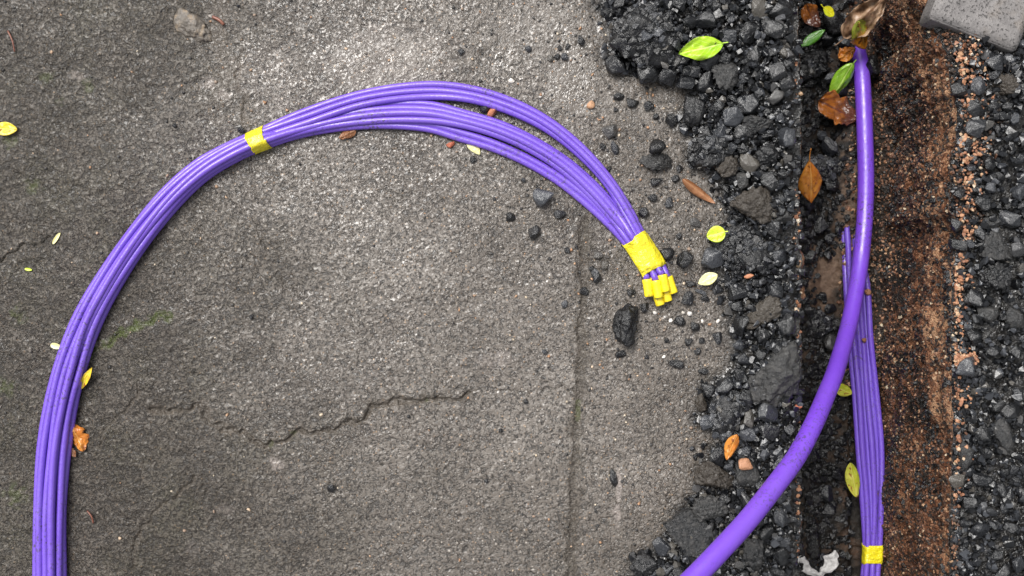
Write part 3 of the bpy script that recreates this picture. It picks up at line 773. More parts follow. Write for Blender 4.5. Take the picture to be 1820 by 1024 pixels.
# flat dark slate
def prism(name, poly, z0, z1, mat, bev=0.0012):
    bm = bmesh.new()
    vs_ = [bm.verts.new((float(a), float(b), z1)) for a, b in poly]
    f = bm.faces.new(vs_)
    if f.normal.z < 0: f.normal_flip()
    ex = bmesh.ops.extrude_face_region(bm, geom=[f])
    for v in [q for q in ex['geom'] if isinstance(q, bmesh.types.BMVert)]: v.co.z = z0
    bmesh.ops.recalc_face_normals(bm, faces=bm.faces)
    bmesh.ops.bevel(bm, geom=list(bm.edges), offset=bev, segments=2, affect='EDGES')
    me = bpy.data.meshes.new(name); bm.to_mesh(me); bm.free()
    return me
poly = [P(a, b, 0.014)[:2] for a, b in ((1177, 931), (1194, 926), (1205, 912), (1226, 905), (1246, 913), (1262, 940), (1280, 965), (1240, 1000), (1230, 1003), (1205, 968))]
base = np.mean(poly, axis=0)
o = obj('slate', prism('slate', [q - base for q in poly], 0, 0.009, M['grey']), M['grey'], loc=(base[0], base[1], 0.007))
tag(o, 'flat dark slate with a pointed corner at the rubble edge', 'slate'); used.append((1222, 950, 40))

# mound of mortar on the pavement
o = hero('mortar_lump', 343, 50, 82, 50, -28, 'grit', 'rough mortar lump stuck to the pavement at the upper left', 'mortar lump', .42, 500, 4, 0.45, 3.5, 10, 6, 0.42)
t = NT('mortar')
mc = t.ramp(t.noise(160, 4), [(0.3, (0.06, 0.05, 0.04)), (0.55, (0.12, 0.103, 0.085)), (0.75, (0.24, 0.18, 0.12))])
o.data.materials[0] = t.set(color=mc, rough=0.4, normal=t.bump(t.noise(420, 4), 0.7, 0.002), spec=0.5)

# concrete block on the right lip
t = NT('concrete_block')
cc = t.ramp(t.noise(70, 5, 0.6), [(0.3, (0.125, 0.117, 0.115)), (0.7, (0.205, 0.193, 0.188))])
pit = t.ramp(t.noise(430, 2), [(0.58, 0.0), (0.66, 0.8)])
cc = t.mix(pit, cc, (0.03, 0.028, 0.027))
cc = t.mix(t.ramp(t.noise(30, 5), [(0.58, 0), (0.7, .5)]), cc, (0.15, 0.12, 0.09))
M['concrete'] = t.set(color=cc, rough=0.55, normal=t.bump(t.math('SUBTRACT', t.noise(430, 4), pit), 0.6, 0.002), spec=0.4)
ZT = 0.014
a = P(1652, 31, ZT)[:2]; b = P(1806, 92, ZT)[:2]; e = (b - a); L_ = np.linalg.norm(e); e /= L_; nrm = np.array([-e[1], e[0]])
bm = bmesh.new(); bmesh.ops.create_cube(bm, size=1)
for v in bm.verts: v.co = (v.co.x * L_, v.co.y * 0.14, v.co.z * 0.03)
bmesh.ops.bevel(bm, geom=list(bm.edges), offset=0.0015, segments=2, affect='EDGES')
for _ in range(4): bmesh.ops.subdivide_edges(bm, edges=[q for q in bm.edges if q.calc_length() > 0.004], cuts=1, use_grid_fill=True)
bmesh.ops.triangulate(bm, faces=bm.faces)
vv = np.array([v.co[:] for v in bm.verts])
dn = fbm3(vv * 90, 5, 3) * 0.0012 + np.minimum(0, fbm3(vv * 30, 9, 3) + 0.2) * 0.010 * (np.max(np.abs(vv) / np.array([L_ / 2, 0.07, 0.015]), axis=1) > 0.93)
for v, q in zip(bm.verts, dn):
    c_ = Vector((v.co.x * 0.9, v.co.y * 0.9, v.co.z * 0.6)); v.co += (v.co - c_).normalized() * float(q)
me = bpy.data.meshes.new('concrete_block'); bm.to_mesh(me); bm.free()
me.polygons.foreach_set('use_smooth', np.ones(len(me.polygons), bool))
cpos = a + e * L_ / 2 + nrm * 0.07
o = obj('concrete_block', me, M['concrete'], loc=(cpos[0], cpos[1], ZT - 0.015), rot=(0, 0, math.atan2(e[1], e[0])))
tag(o, 'broken grey concrete block at the top right corner', 'concrete block'); used.append((1740, 45, 70)); used.append((1800, 60, 60)); used.append((1690, 20, 40))

# ------------------------------------------------------------------ repeated stones, each its own object
LIB = []
for k in range(26):
    v, f = hull_shape(3000 + k, 15, 0.07)
    m = np_mesh('asphalt_chunk', v * 0.008, f, False); m.materials.append(M['tar']); LIB.append(m)
r = np.random.default_rng(77)
def chunk(x, y, w, h, rot, label, group, cat='asphalt chunk', lift=0.0, zf=0.7, sink=0.2, tilt=0.35, name='asphalt_chunk'):
    loc, k = place(x, y, w, lift)
    hz = zf * min(w, h) * 0.5 * k
    loc, k = place(x, y, w, lift + hz * (1 - 2 * sink))
    o = obj(name, LIB[int(r.integers(len(LIB)))], loc=loc, rot=(r.normal(0, tilt), r.normal(0, tilt), rot), scale=(w * 0.5 * k / 0.008, h * 0.5 * k / 0.008, hz / 0.008))
    tag(o, label, cat, group)
    return o
def fill(n, xr, yr, smin, smax, label, group, ok, gap=0.78, lift=0.006):
    placed = 0; tries = 0
    sizes = np.sort(np.exp(r.uniform(np.log(smin), np.log(smax), n)))[::-1]
    for s0 in sizes:
        for _ in range(60):
            x, y = r.uniform(*xr), r.uniform(*yr)
            if not ok(x, y): continue
            if all((x - a) ** 2 + (y - b) ** 2 > (gap * (c * 1.0 + s0 * 0.5)) ** 2 for a, b, c in used):
                asp = r.uniform(0.65, 1.0)
                q = chunk(x, y, s0, s0 * asp, r.uniform(0, math.pi), label, group, lift=lift * r.uniform(0.3, 1.0))
                RELABEL.append((q, x, y, label.split(' asphalt')[0] + ' asphalt chunk'))
                used.append((x, y, s0 * 0.5)); placed += 1
                break
    return placed
# small stones that the photograph shows apart on the pavement
MARKS = [(1250, 87, 'the large lime-green leaf'), (1143, 66, 'the largest asphalt clod'), (1289, 137, 'the squarish grey stone'), (1343, 219, 'the oblong grey stone'), (1234, 196, 'the knobbly dark stone'), (1166, 289, 'the broad ribbed stone'), (1290, 297, 'the rounded brown-black stone'), (1347, 362, 'the big brown-grey slab'), (1240, 340, 'the rolled brown leaf'), (1272, 418, 'the small lime leaf'), (1257, 497, 'the cream leaf'), (1322, 438, 'the wide asphalt clod'), (1356, 556, 'the flat brown-grey slab'), (1374, 672, 'the largest grey slab'), (1292, 735, 'the clod above the amber leaf'), (1300, 795, 'the amber leaf'), (1269, 850, 'the mossy brown stone'), (1326, 834, 'the tan-topped block'), (1222, 950, 'the flat slate'), (1340, 985, 'the bottom grey stone'), (1113, 578, 'the lone black lump'), (1145, 450, 'the wide yellow tape'), (1172, 520, 'the yellow end caps'), (967, 350, 'the black stone inside the curve'), (875, 198, 'the red brick fragment'), (461, 249, 'the narrow yellow tape'), (843, 263, 'the cream leaf tip'), (1020, 700, 'the pavement joint'), (1740, 45, 'the concrete block'), (1790, 150, 'the grey-brown stone'), (1770, 440, 'the wedge-shaped stone'), (1768, 490, 'the dark round stone'), (1803, 564, 'the pale grey stone'), (1700, 640, 'the orange grit patch'), (1714, 812, 'the leaning lip stone'), (1783, 776, 'the long grey stone'), (1715, 300, 'the grit on the lip'), (1760, 960, 'the lower right corner'), (1495, 143, 'the glossy green leaf'), (1443, 320, 'the orange trench leaf'), (1470, 296, 'the clod by the orange leaf'), (1455, 575, 'the clod under the mud patch'), (1516, 850, 'the olive-yellow leaf'), (1445, 884, 'the small trench block'), (1498, 692, 'the dull yellow leaf'), (1472, 20, 'the bright yellow leaf'), (1455, 1005, 'the white scrap')]
RELABEL = []
PEB = [(967, 350, 38, 34), (995, 381, 24, 17), (949, 413, 24, 27), (908, 385, 18, 17), (1085, 234, 28, 24), (1093, 262, 13, 27), (1071, 260, 12, 13), (1060, 490, 17, 28), (1145, 377, 21, 19), (1100, 172, 20, 15), (1124, 184, 24, 17), (1153, 187, 18, 16), (1166, 211, 14, 19), (1193, 213, 21, 22),
 (978, 103, 12, 12), (990, 101, 14, 11), (1004, 101, 14, 13), (995, 85, 8, 10), (1009, 83, 7, 12), (1032, 72, 14, 20), (939, 87, 12, 12), (820, 92, 11, 12), (588, 868, 15, 17), (1208, 570, 22, 17), (1236, 580, 18, 17), (1276, 601, 17, 24), (1207, 648, 20, 16), (1196, 645, 14, 12), (1224, 530, 21, 26), (1229, 505, 20, 13), (1246, 519, 23, 8), (1254, 529, 16, 12), (1145, 547, 16, 19), (1122, 520, 17, 15), (1038, 518, 16, 16), (1003, 541, 12, 16), (935, 713, 8, 10), (841, 283, 13, 12), (1008, 445, 10, 12), (1063, 455, 18, 16), (1052, 478, 12, 12), (1250, 660, 20, 13), (1225, 607, 16, 14), (1248, 605, 12, 11), (1240, 625, 14, 14), (1082, 300, 12, 10), (1168, 322, 24, 16), (1200, 318, 18, 14), (1190, 360, 14, 20), (1160, 352, 18, 14), (1208, 300, 14, 16), (1075, 471, 16, 18), (1236, 395, 20, 16), (1207, 420, 12, 14), (447, 563, 8, 10), (424, 12, 8, 8), (428, 231, 12, 12), (310, 223, 8, 9), (1095, 195, 9, 9), (930, 320, 8, 8), (890, 765, 8, 8), (1090, 850, 14, 34), (1231, 800, 12, 16), (1236, 812, 10, 14), (1252, 790, 12, 9), (968, 625, 9, 11), (1010, 295, 12, 12), (880, 352, 9, 9), (1150, 635, 8, 8), (726, 740, 7, 7), (864, 855, 8, 9), (1185, 605, 9, 9)]
PEB_NAMED = {(967, 350): 'largest loose black stone inside the curve of the bundle', (995, 381): 'small black stone right of the largest stone inside the curve', (949, 413): 'dark angular stone below the largest stone inside the curve', (908, 385): 'small grey stone left of the stones inside the curve',
 (1085, 234): 'flat wedge-shaped grey stone right of the bundle', (1093, 262): 'narrow dark pebble under the wedge-shaped grey stone', (1145, 377): 'glossy black stone right of the bundle above the long tape', (588, 868): 'lone black cube-like stone low in the middle of the pavement', (1060, 490): 'oblong black stone on the pavement joint', (1090, 850): 'long dark stone beside the pale streak on the pavement'}
for (x, y, w, h) in PEB:
    lab = PEB_NAMED.get((x, y))
    q = chunk(x, y, w, h, r.uniform(-0.4, 0.4), lab or 'tiny black stone strewn on the bare grey pavement', None if lab else 'tiny stones strewn on the pavement', 'stone', zf=0.75, sink=0.12, tilt=0.15, name='loose_stone')
    if not lab: RELABEL.append((q, x, y, 'tiny black loose stone'))
    used.append((x, y, 0.5 * max(w, h)))
n1 = fill(150, (1075, 1400), (-8, 1032), 17, 46, 'angular black asphalt chunk in the rubble left of the trench', 'asphalt chunks in the rubble strip', lambda x, y: strip_mask(np.array([x]), np.array([y]))[0] > 0.75, 0.74)
n2 = fill(74, (1698, 1828), (-8, 1032), 17, 42, 'angular black asphalt chunk on the gravel right of the trench', 'asphalt chunks right of the trench', lambda x, y: x > 1700, 0.74)
n3 = fill(36, (1430, 1545), (-8, 1032), 17, 40, 'angular black asphalt chunk on the dark trench floor', 'asphalt chunks on the trench floor', lambda x, y: (x < 1492 - 0.02 * max(0, y - 700)) if y > 250 else x < 1512, 0.8, 0.003)
print('chunks', n1, n2, n3, len(PEB))
# pale chips on the pavement below the end caps
chipm = []
for k in range(4):
    v, f = stone_shape(2, 4000 + k, 8, 18, 0.03, 4); chipm.append(np_mesh('stone_chip', v * 0.003, f, False))
for m in chipm: m.materials.append(M['white'])
for q, (x, y, w, h) in enumerate(((1226, 558, 9, 8), (1192, 570, 8, 6), (1214, 556, 6, 6), (1248, 571, 5, 8), (1276, 571, 9, 6), (1180, 634, 6, 8), (909, 144, 11, 9), (1164, 556, 6, 8))):
    loc, k = place(x, y, w, 0.0008)
    lab = 'white chip on the pavement above the bundle' if q == 6 else 'tiny white chip on the pavement near the end caps'
    cq = tag(obj('stone_chip', chipm[q % 4], loc=loc, rot=(0.1, 0.1, q), scale=(w * .5 * k / .003, h * .5 * k / .003, 0.0016 / .003)), lab, 'stone chip', None if q == 6 else 'white chips near the end caps')
    if q != 6: RELABEL.append((cq, x, y, 'tiny white stone chip'))
ORD = ['nearest', 'second nearest', 'third nearest', 'fourth nearest', 'fifth nearest', 'sixth nearest', 'seventh nearest', 'eighth nearest', 'ninth nearest', 'tenth nearest']
buckets = {}
for o, x, y, what in RELABEL:
    side = 0 if x < 1425 else (1 if x < 1600 else 2)
    cand = [m for m in MARKS if (0 if m[0] < 1425 else (1 if m[0] < 1600 else 2)) == side]
    m = min(cand, key=lambda m: (m[0] - x) ** 2 + (m[1] - y) ** 2)
    dx, dy = x - m[0], y - m[1]
    w = ('right of' if dx > 0 else 'left of') if abs(dx) > abs(dy) else ('below' if dy > 0 else 'above')
    buckets.setdefault((what, w, m[2]), []).append((math.hypot(dx, dy), o))
for (what, w, m), lst in buckets.items():
    for i, (_, o) in enumerate(sorted(lst, key=lambda q: q[0])):
        o['label'] = '%s %s %s, %s' % (what, w, m, (ORD[i] if i < len(ORD) else 'number %d' % (i + 1)) + ' to it')

# ------------------------------------------------------------------ thin duct bundle on the pavement
TR = 0.0033
# station: centre px, then for ten tubes the sideways offset (px, + is outwards) and layer
STA_A = [(24, 0), (18, 1), (6, 1), (12, 0), (0, 0), (-6, 1), (-12, 0), (-17, 1), (-2, 1.9), (-24, 0)]
STA_T = [(14, 0), (11, 1), (2, 1), (3, 0), (-7, 0), (-4, 2), (-3, 1.6), (-10, 1.1), (5, 1.9), (-14, 0.2)]
def blend(f): return [(a[0] * (1 - f) + b[0] * f, a[1] * (1 - f) + b[1] * f) for a, b in zip(STA_A, STA_T)]
ST = [
 ((150, 1900), STA_A), ((104, 1500), STA_A), ((90, 1200), STA_A), ((88, 1024), STA_A), ((89, 900), STA_A), ((96, 800), STA_A), ((108, 720), STA_A), ((126, 650), STA_A), ((151, 580), blend(0.3)), ((181, 520), blend(0.42)), ((240, 430), blend(0.55)),
 ((306, 350), blend(0.72)), ((358, 303), blend(0.85)), ((408, 273), blend(0.97)),
 ((461, 249), [(14, 0), (11, 1), (2, 1), (3, 0), (-7, 0), (-4, 2), (-3, 1.6), (-10, 1.1), (5, 1.9), (-14, 0.2)]),
 ((540, 218), [(18, 0), (9, 1), (-2, 1.3), (6, 0), (-6, 0), (-10, 1.1), (-5, 0.4), (-15, 0.8), (-16, 0), (-20, 0)]),
 ((650, 194), [(29, 0), (20, 0.4), (9, 1.1), (5, 0), (-3, 0.7), (-11, 1.0), (-14, 0), (-22, 0.7), (-27, 0), (-30, 0)]),
 ((760, 191), [(41, 0), (30, 0), (19, 0.3), (6, 0), (-3, 0.7), (-11, 1.0), (-17, 0), (-23, 0.9), (-30, 0), (-38, 0)]),
 ((826, 203), [(47, 0), (36, 0.2), (27, 0.5), (2, 0), (-4, 0.8), (-12, 1.0), (-15, 0), (-20, 0.8), (-33, 0), (-44, 0)]),
 ((892, 222), [(46, 0), (36, 0.5), (27, 0.3), (1, 0), (-4, 0.9), (-12, 1.0), (-14, 0), (-20, 0.6), (-35, 0), (-45, 0)]),
 ((952, 250), [(43, 0), (35, 0.7), (27, 0.2), (0, 0), (-3, 1.0), (-11, 1.0), (-12, 0), (-19, 0.4), (-34, 0), (-43, 0)]),
 ((1010, 291), [(38, 0), (31, 0.8), (25, 0.1), (3, 0), (0, 1.0), (-8, 1.0), (-9, 0), (-16, 0.4), (-28, 0), (-37, 0)]),
 ((1062, 342), [(32, 0), (27, 0.9), (22, 0), (6, 0), (2, 1.0), (-6, 1.1), (-6, 0), (-13, 0.4), (-19, 0), (-29, 0)]),
 ((1098, 385), [(25, 0), (20, 1.0), (13, 0.5), (6, 0), (2, 1.1), (-5, 1.2), (-5, 0), (-11, 0.5), (-15, 0), (-22, 0)]),
 ((1127, 424), [(17, 0), (13, 0.9), (6, 1.0), (6, 0), (-1, 1.8), (-3, 1.1), (-5, 0), (-11, 1.0), (-9, 0), (-17, 0)]),
 ((1145, 453), [(18, 0), (13, 0.8), (7, 1.0), (7, 0), (-1, 0.2), (-3, 1.2), (-5, 0), (-11, 0.6), (-9, 0), (-16, 0.7)]),
 ((1159, 479), [(19, 0), (13, 0.2), (10, 1.0), (7, 0), (3, 0.1), (-1, 1.2), (-5, 0), (-9, 0.3), (-9, 0), (-14, 0.9)]),
]
ENDS = {9: ((1150, 497), (1154, 529), 1.1), 7: ((1155, 494), (1160, 522), 0.1), 5: ((1166, 499), (1171, 531), 1.35), 4: ((1164, 512), (1174.5, 544.5), 0.1), 2: ((1177, 489), (1184, 520), 1.35), 1: ((1179, 505), (1188, 537.5), 0.1), 0: ((1187, 493), (1198, 523), 0.3)}
cen = np.array([s[0] for s in ST], float)
tan = np.gradient(cen, axis=0); tan /= np.linalg.norm(tan, axis=1)[:, None]
out_n = np.stack([tan[:, 1], -tan[:, 0]], 1)     # in image axes; outward side of the curve
# along the curve the travel direction is up then right, so the outward side is to the left of travel
def tz(layer): return TR * 1.05 + layer * 1.73 * TR + 0.0006
bundle = empty('duct_bundle', P(461, 249, 0.0))
tag(bundle, 'long curved bundle of thin violet ducts on the pavement with yellow end caps', 'duct bundle')
boff = Vector(P(461, 249, 0.0))
tube_paths = []
for k in range(10):
    pts = []
    for i in range(len(ST)):
        o_, l_ = ST[i][1][k]
        q = cen[i] + out_n[i] * o_ + np.array([1.5 * math.sin(i * 2.1 + k * 1.7), 1.2 * math.cos(i * 1.3 + k * 2.9)]) * (0.0 if i > 12 else 0.7)
        z = tz(l_)
        pts.append(P(q[0], q[1], z))
    capp = None
    if k in ENDS:
        (x0, y0), (x1, y1), l_ = ENDS[k]; z = tz(l_) + 0.0012
        pts.append(P(x0, y0, z)); capp = (P(x0, y0, z), P(x1, y1, max(z - 0.0006, 0.0048)))
    path = spline(pts, 300)
    tube_paths.append(path)
    o = obj('tube', sweep_mesh('tube', path - np.array(boff), TR, 14), M['duct'], parent=bundle)
    if capp is not None:
        a, b = capp; a = a - (b - a) * 0.02
        n = 14; u = np.linspace(0, 1, n)
        pth = a[None] + (b - a)[None] * u[:, None]
        rad = np.linspace(0.0047, 0.0043, n); rad[-1] = 0.0039; pth[-1] = pth[-2] + (b - a) * 0.02; rad[1] *= 1.04; rad[2] *= 1.04
        c = obj('end_cap', sweep_mesh('end_cap', pth - np.array(boff), rad, 18), M['cap'], parent=o)

def tape(parent, paths, base, p0, p1, name, mat, rad, th=0.0005, zmin=0.0006, n=9, arc=None, skew=0.0):
    """band wound round the tubes: the hull of their sections between two points of the run"""
    mids = np.mean(paths, axis=0)
    i0 = int(np.argmin(np.linalg.norm(mids[:, :2] - p0[:2], axis=1))); i1 = int(np.argmin(np.linalg.norm(mids[:, :2] - p1[:2], axis=1)))
    axis = mids[i1] - mids[i0]; L = np.linalg.norm(p1[:2] - p0[:2]); axis[2] = 0; axis /= np.linalg.norm(axis)
    side = np.cross(axis, [0, 0, 1.0])
    rows = []
    for q in np.linspace(0, 1, n):
        pl = p0 + (p1 - p0) * q; pl[2] = 0
        cs = []
        for pa in paths:
            s = (pa - pl) @ axis
            near = np.where(np.abs((pa - pl) @ side) < 0.06)[0]
            j = near[int(np.argmin(np.abs(s[near])))]
            if abs(s[j]) < 0.006: cs.append(((pa[j] - pl) @ side, pa[j][2]))
        cs = np.array(cs); row = []
        for a in (np.linspace(0, 2 * math.pi, 48, endpoint=False) if arc is None else np.linspace(arc[0], arc[1], 24)):
            d_ = np.array([math.cos(a), math.sin(a)])
            c = cs[int(np.argmax(cs @ d_))]
            w = c + d_ * (rad + th)
            row.append(pl + side * w[0] + np.array([0, 0, max(w[1], zmin)]) + axis * skew * (a - 1.2) + axis * 0.0012 * math.sin(a * 2 + q * 2) * (1 if q in (0.0, 1.0) else 0))
        rows.append(row)
    v = np.array(rows).reshape(-1, 3) - np.array(base)
    i = np.arange(n - 1)[:, None] * 48; j = np.arange(48)[None, :]; kk = (j + 1) % 48
    f = np.stack([i + j, i + kk, i + 48 + kk, i + 48 + j], -1).reshape(-1, 4)
    if arc is not None: f = grid_faces(n, 24)[:, ::-1]
    me = np_mesh(name, v, f)
    o = obj(name, me, mat, parent=parent)
    md = o.modifiers.new('thickness', 'SOLIDIFY'); md.thickness = 0.0004; md.offset = 1
    return o
tape(bundle, tube_paths, boff, P(448, 256, 0), P(475, 243, 0), 'tape', M['tape'], TR)
o = tape(bundle, [tube_paths[k] for k in range(10)], boff, P(1126, 423, 0), P(1161, 480, 0), 'tape', M['tape'], TR)
o['label'] = 'wide yellow tape wound just behind the end caps'
tape(bundle, tube_paths, boff, P(449, 254, 0), P(478, 241, 0), 'tape_end', M['tape'], TR, th=0.0011, arc=(0.3, 1.5), skew=0.002)
tape(bundle, tube_paths, boff, P(1127, 425, 0), P(1158, 476, 0), 'tape_end', M['tape'], TR, th=0.0011, arc=(0.9, 3.0), skew=0.0015)

# ------------------------------------------------------------------ thin duct bundle in the trench
ZB = -DEPTH + 0.0005
LEFT = [(1490, 200), (1493, 280), (1496, 360), (1499, 430), (1503, 500), (1510, 600), (1518, 700), (1526, 800), (1534, 900), (1537, 985), (1535, 1024), (1530, 1150), (1520, 1500), (1520, 2000)]
RIGHT = [(1528, 330), (1530, 380), (1533, 430), (1536, 470), (1541, 510), (1548, 600), (1558, 700), (1566, 800), (1567, 900), (1562, 985), (1559, 1024), (1553, 1150), (1545, 1500), (1545, 2000)]
tb = empty('duct_bundle', P(1549, 985, ZB)); tboff = Vector(P(1549, 985, ZB))
tag(tb, 'bundle of thin violet ducts lying along the trench floor', 'duct bundle')
fr = [0.0, 0.2, 0.42, 0.6, 0.8, 1.0]; lay = [0, 1, 0.2, 1, 0, 0.9]
tpaths = []
for k in range(6):
    pts = []
    for i, (a, b) in enumerate(zip(LEFT, RIGHT)):
        f = fr[k]; q = np.array(a) * (1 - f) + np.array(b) * f
        up = float(np.interp(a[1], [200, 280, 360, 430, 500], [-0.012, -0.007, -0.001 if k < 2 else -0.006, -0.003 + 0.002 * (k % 2), 0.0]))
        z = ZB + TR + lay[k] * 1.5 * TR + 0.004 + up + 0.0012 * math.sin(i * 1.9 + k * 2.3)
        pts.append(P(q[0] + 1.0 * math.sin(i * 2.3 + k), q[1], z))
    path = spline(pts, 220); tpaths.append(path)
    obj('tube', sweep_mesh('tube', path - np.array(tboff), TR, 14), M['duct'], parent=tb)
tape(tb, tpaths, tboff, P(1549, 968, ZB + 0.008), P(1549, 1000, ZB + 0.008), 'tape', M['tape'], TR, zmin=-1.0)
tape(tb, tpaths, tboff, P(1549, 965, ZB + 0.008), P(1549, 990, ZB + 0.008), 'tape_end', M['tape'], TR, zmin=-1.0, th=0.0011, arc=(1.5, 2.7), skew=0.003)

# ------------------------------------------------------------------ thick duct
BD = [(1520, 60, -.205), (1525, 93, -.184), (1530, 117, -.176), (1534, 164, -.168), (1537, 234, -.164), (1539, 324, -.162), (1536.5, 394, -.16), (1529.5, 464, -.152), (1521, 518, -.135), (1509, 577, -.108), (1496, 624, -.075), (1481, 671, -.035), (1469, 700, -.014), (1445, 756, .022), (1415, 812, .05), (1380, 860, .074), (1326, 928, .105), (1284, 974, .124), (1241, 1019, .138), (1180, 1078, .152), (1080, 1160, .15), (900, 1290, .13), (560, 1480, .06), (200, 1640, .0105), (-300, 1800, .0105)]
path = spline([P(*q) for q in BD], 320)
boff2 = path[0]
o = obj('thick_duct', sweep_mesh('thick_duct', path - boff2, 0.0089, 32), M['duct_big'], loc=boff2)
tag(o, 'single thick violet duct rising out of the trench to the lower edge', 'duct')

# ------------------------------------------------------------------ leaves
def leaf_mesh(name, L, W, roll=0.0, bend=0.0, a=0.8, pw=0.9, wrinkle=0.0, seed=0, nu=30, nv=15, twist=0.0, ragged=0.0):
    r = np.random.default_rng(seed)
    u = np.linspace(0, 1, nu); v = np.linspace(-1, 1, nv)
    U, V = np.meshgrid(u, v, indexing='ij')
    w = W * 0.5 * np.sin(math.pi * np.clip(U, 0.0, 1) ** a) ** pw + 0.0002
    if ragged: w = w * (1 + ragged * fbm2(U * 7 + 3 * seed, np.sign(V) * 4.3 + seed, seed, 3))
    if abs(roll) < 1e-3: yy = w * V; zz = 0 * V
    else: yy = w * np.sin(roll * V) / roll; zz = w * (1 - np.cos(roll * V)) / roll
    if abs(bend) < 1e-3: xx = L * U; zb = 0 * U
    else: xx = L * np.sin(bend * U) / bend; zb = L * (1 - np.cos(bend * U)) / bend
    zz = zz + zb + wrinkle * fbm2(U * 3.5 + seed, V * 2.2 + seed * 1.7, seed + 3, 3)
    if twist:
        ang = twist * (U - 0.5); yy, zz = yy * np.cos(ang) - zz * np.sin(ang), yy * np.sin(ang) + zz * np.cos(ang)
    vv = np.stack([xx, yy, zz], -1).reshape(-1, 3)
    f = grid_faces(nu, nv)
    th = 0.00022
    top = vv + [0, 0, th]; N0 = len(vv)
    ft = f; fb = f[:, ::-1] + N0
    rim = np.concatenate([np.arange(nv), np.arange(1, nu) * nv + nv - 1, (nu - 1) * nv + np.arange(nv - 2, -1, -1), np.arange(nu - 2, 0, -1) * nv])
    rn = np.roll(rim, -1)
    side = np.stack([rim, rn, rn + N0, rim + N0], -1)
    allv = np.vstack([top, vv]); allf = np.vstack([ft, fb, side])
    me = np_mesh(name, allv, allf)
    uvl = me.uv_layers.new(name='leaf')
    uvs = np.stack([U, V * 0.5 + 0.5], -1).reshape(-1, 2); uvs = np.vstack([uvs, uvs])
    uvl.data.foreach_set('uv', uvs[allf.ravel()].astype(np.float32).ravel())
    mid = top.reshape(nu, nv, 3)[:, nv // 2]
    return me, mid

def leaf(base, tip, wpx, z0, z1, mat, label, stalk=14, name='leaf', tiltx=0.0, cat='leaf', stalk_mat=None, **kw):
    a = P(base[0], base[1], z0); b = P(tip[0], tip[1], z1)
    d_ = b - a; L = float(np.linalg.norm(d_)); k = S * (H - (z0 + z1) / 2) / H
    me, mid = leaf_mesh(name, L, wpx * k, **kw)
    o = obj(name, me, mat, loc=a)
    yaw = math.atan2(d_[1], d_[0]); pitch = -math.asin(d_[2] / L)
    o.rotation_mode = 'ZYX'
    from mathutils import Matrix
    R = Matrix.Rotation(yaw, 3, 'Z') @ Matrix.Rotation(pitch, 3, 'Y') @ Matrix.Rotation(tiltx, 3, 'X')
    o.rotation_mode = 'XYZ'; o.rotation_euler = R.to_euler('XYZ')
    tag(o, label, cat)
    if stalk:
        st = stalk * k
        pth = np.array([[-st * q, 0.15 * st * q * q, 0.0004 + 0.1 * st * q * q] for q in np.linspace(-0.15, 1, 8)])
        obj('stalk', sweep_mesh('stalk', pth, 0.0006, 8), stalk_mat or mat, parent=o)
    rib = mid[1:-2] + [0, 0, -0.00025]
    obj('midrib', sweep_mesh('midrib', rib, np.linspace(0.00055, 0.0002, len(rib)), 6), M['rib_' + mat.name] if ('rib_' + mat.name) in M else mat, parent=o)
    return o

def lm(key, c1, c2, vein, **kw):
    M[key] = mat_leaf(key, c1, c2, vein, **kw)
    t = NT('rib_' + key); M['rib_' + key] = t.set(color=vein, rough=0.4)
    return M[key]
LIME = lm('leaf_lime', (0.24, 0.43, 0.01), (0.34, 0.52, 0.022), (0.6, 0.75, 0.2), spots=(0.03, 0.03, 0.01), spot_amt=(0.69, 0.72))
LIMEY = lm('leaf_lime_yellow', (0.4, 0.52, 0.012), (0.48, 0.58, 0.04), (0.65, 0.75, 0.15), spots=(0.12, 0.1, 0.02), spot_amt=(0.7, 0.74))
CREAM = lm('leaf_cream', (0.6, 0.55, 0.22), (0.68, 0.66, 0.38), (0.72, 0.68, 0.45))
GREEN = lm('leaf_green', (0.13, 0.29, 0.012), (0.22, 0.4, 0.03), (0.4, 0.55, 0.12), rough=0.18)
DKGREEN = lm('leaf_dark_green', (0.045, 0.17, 0.012), (0.08, 0.24, 0.02), (0.14, 0.32, 0.05), rough=0.25)
YELLOW = lm('leaf_yellow', (0.62, 0.47, 0.012), (0.7, 0.5, 0.04), (0.75, 0.58, 0.12), spots=(0.35, 0.13, 0.02), spot_amt=(0.6, 0.68))
YELSTEM = lm('leaf_bright_yellow', (0.66, 0.6, 0.01), (0.55, 0.62, 0.02), (0.7, 0.68, 0.1))
ORANGE = lm('leaf_orange', (0.42, 0.13, 0.015), (0.5, 0.2, 0.03), (0.55, 0.26, 0.06), spots=(0.2, 0.06, 0.012), spot_amt=(0.58, 0.7), rough=0.25)
BROWN = lm('leaf_brown', (0.17, 0.068, 0.028), (0.27, 0.12, 0.055), (0.3, 0.15, 0.07), rough=0.3)
DRY = lm('leaf_dry', (0.2, 0.115, 0.065), (0.33, 0.22, 0.14), (0.16, 0.08, 0.04), rough=0.4, blotch=70)
WET = lm('leaf_wet_brown', (0.085, 0.03, 0.018), (0.26, 0.085, 0.016), (0.1, 0.03, 0.015), along=-0.9, rough=0.16)
AMBER = lm('leaf_amber', (0.22, 0.26, 0.03), (0.46, 0.17, 0.012), (0.5, 0.27, 0.05), along=0.9, mixpos=(0.35, 0.55), spots=(0.14, 0.05, 0.012), spot_amt=(0.6, 0.7), rough=0.25)
OLIVE = lm('leaf_olive', (0.3, 0.33, 0.02), (0.42, 0.4, 0.05), (0.48, 0.45, 0.1), spots=(0.2, 0.07, 0.02), spot_amt=(0.58, 0.66))

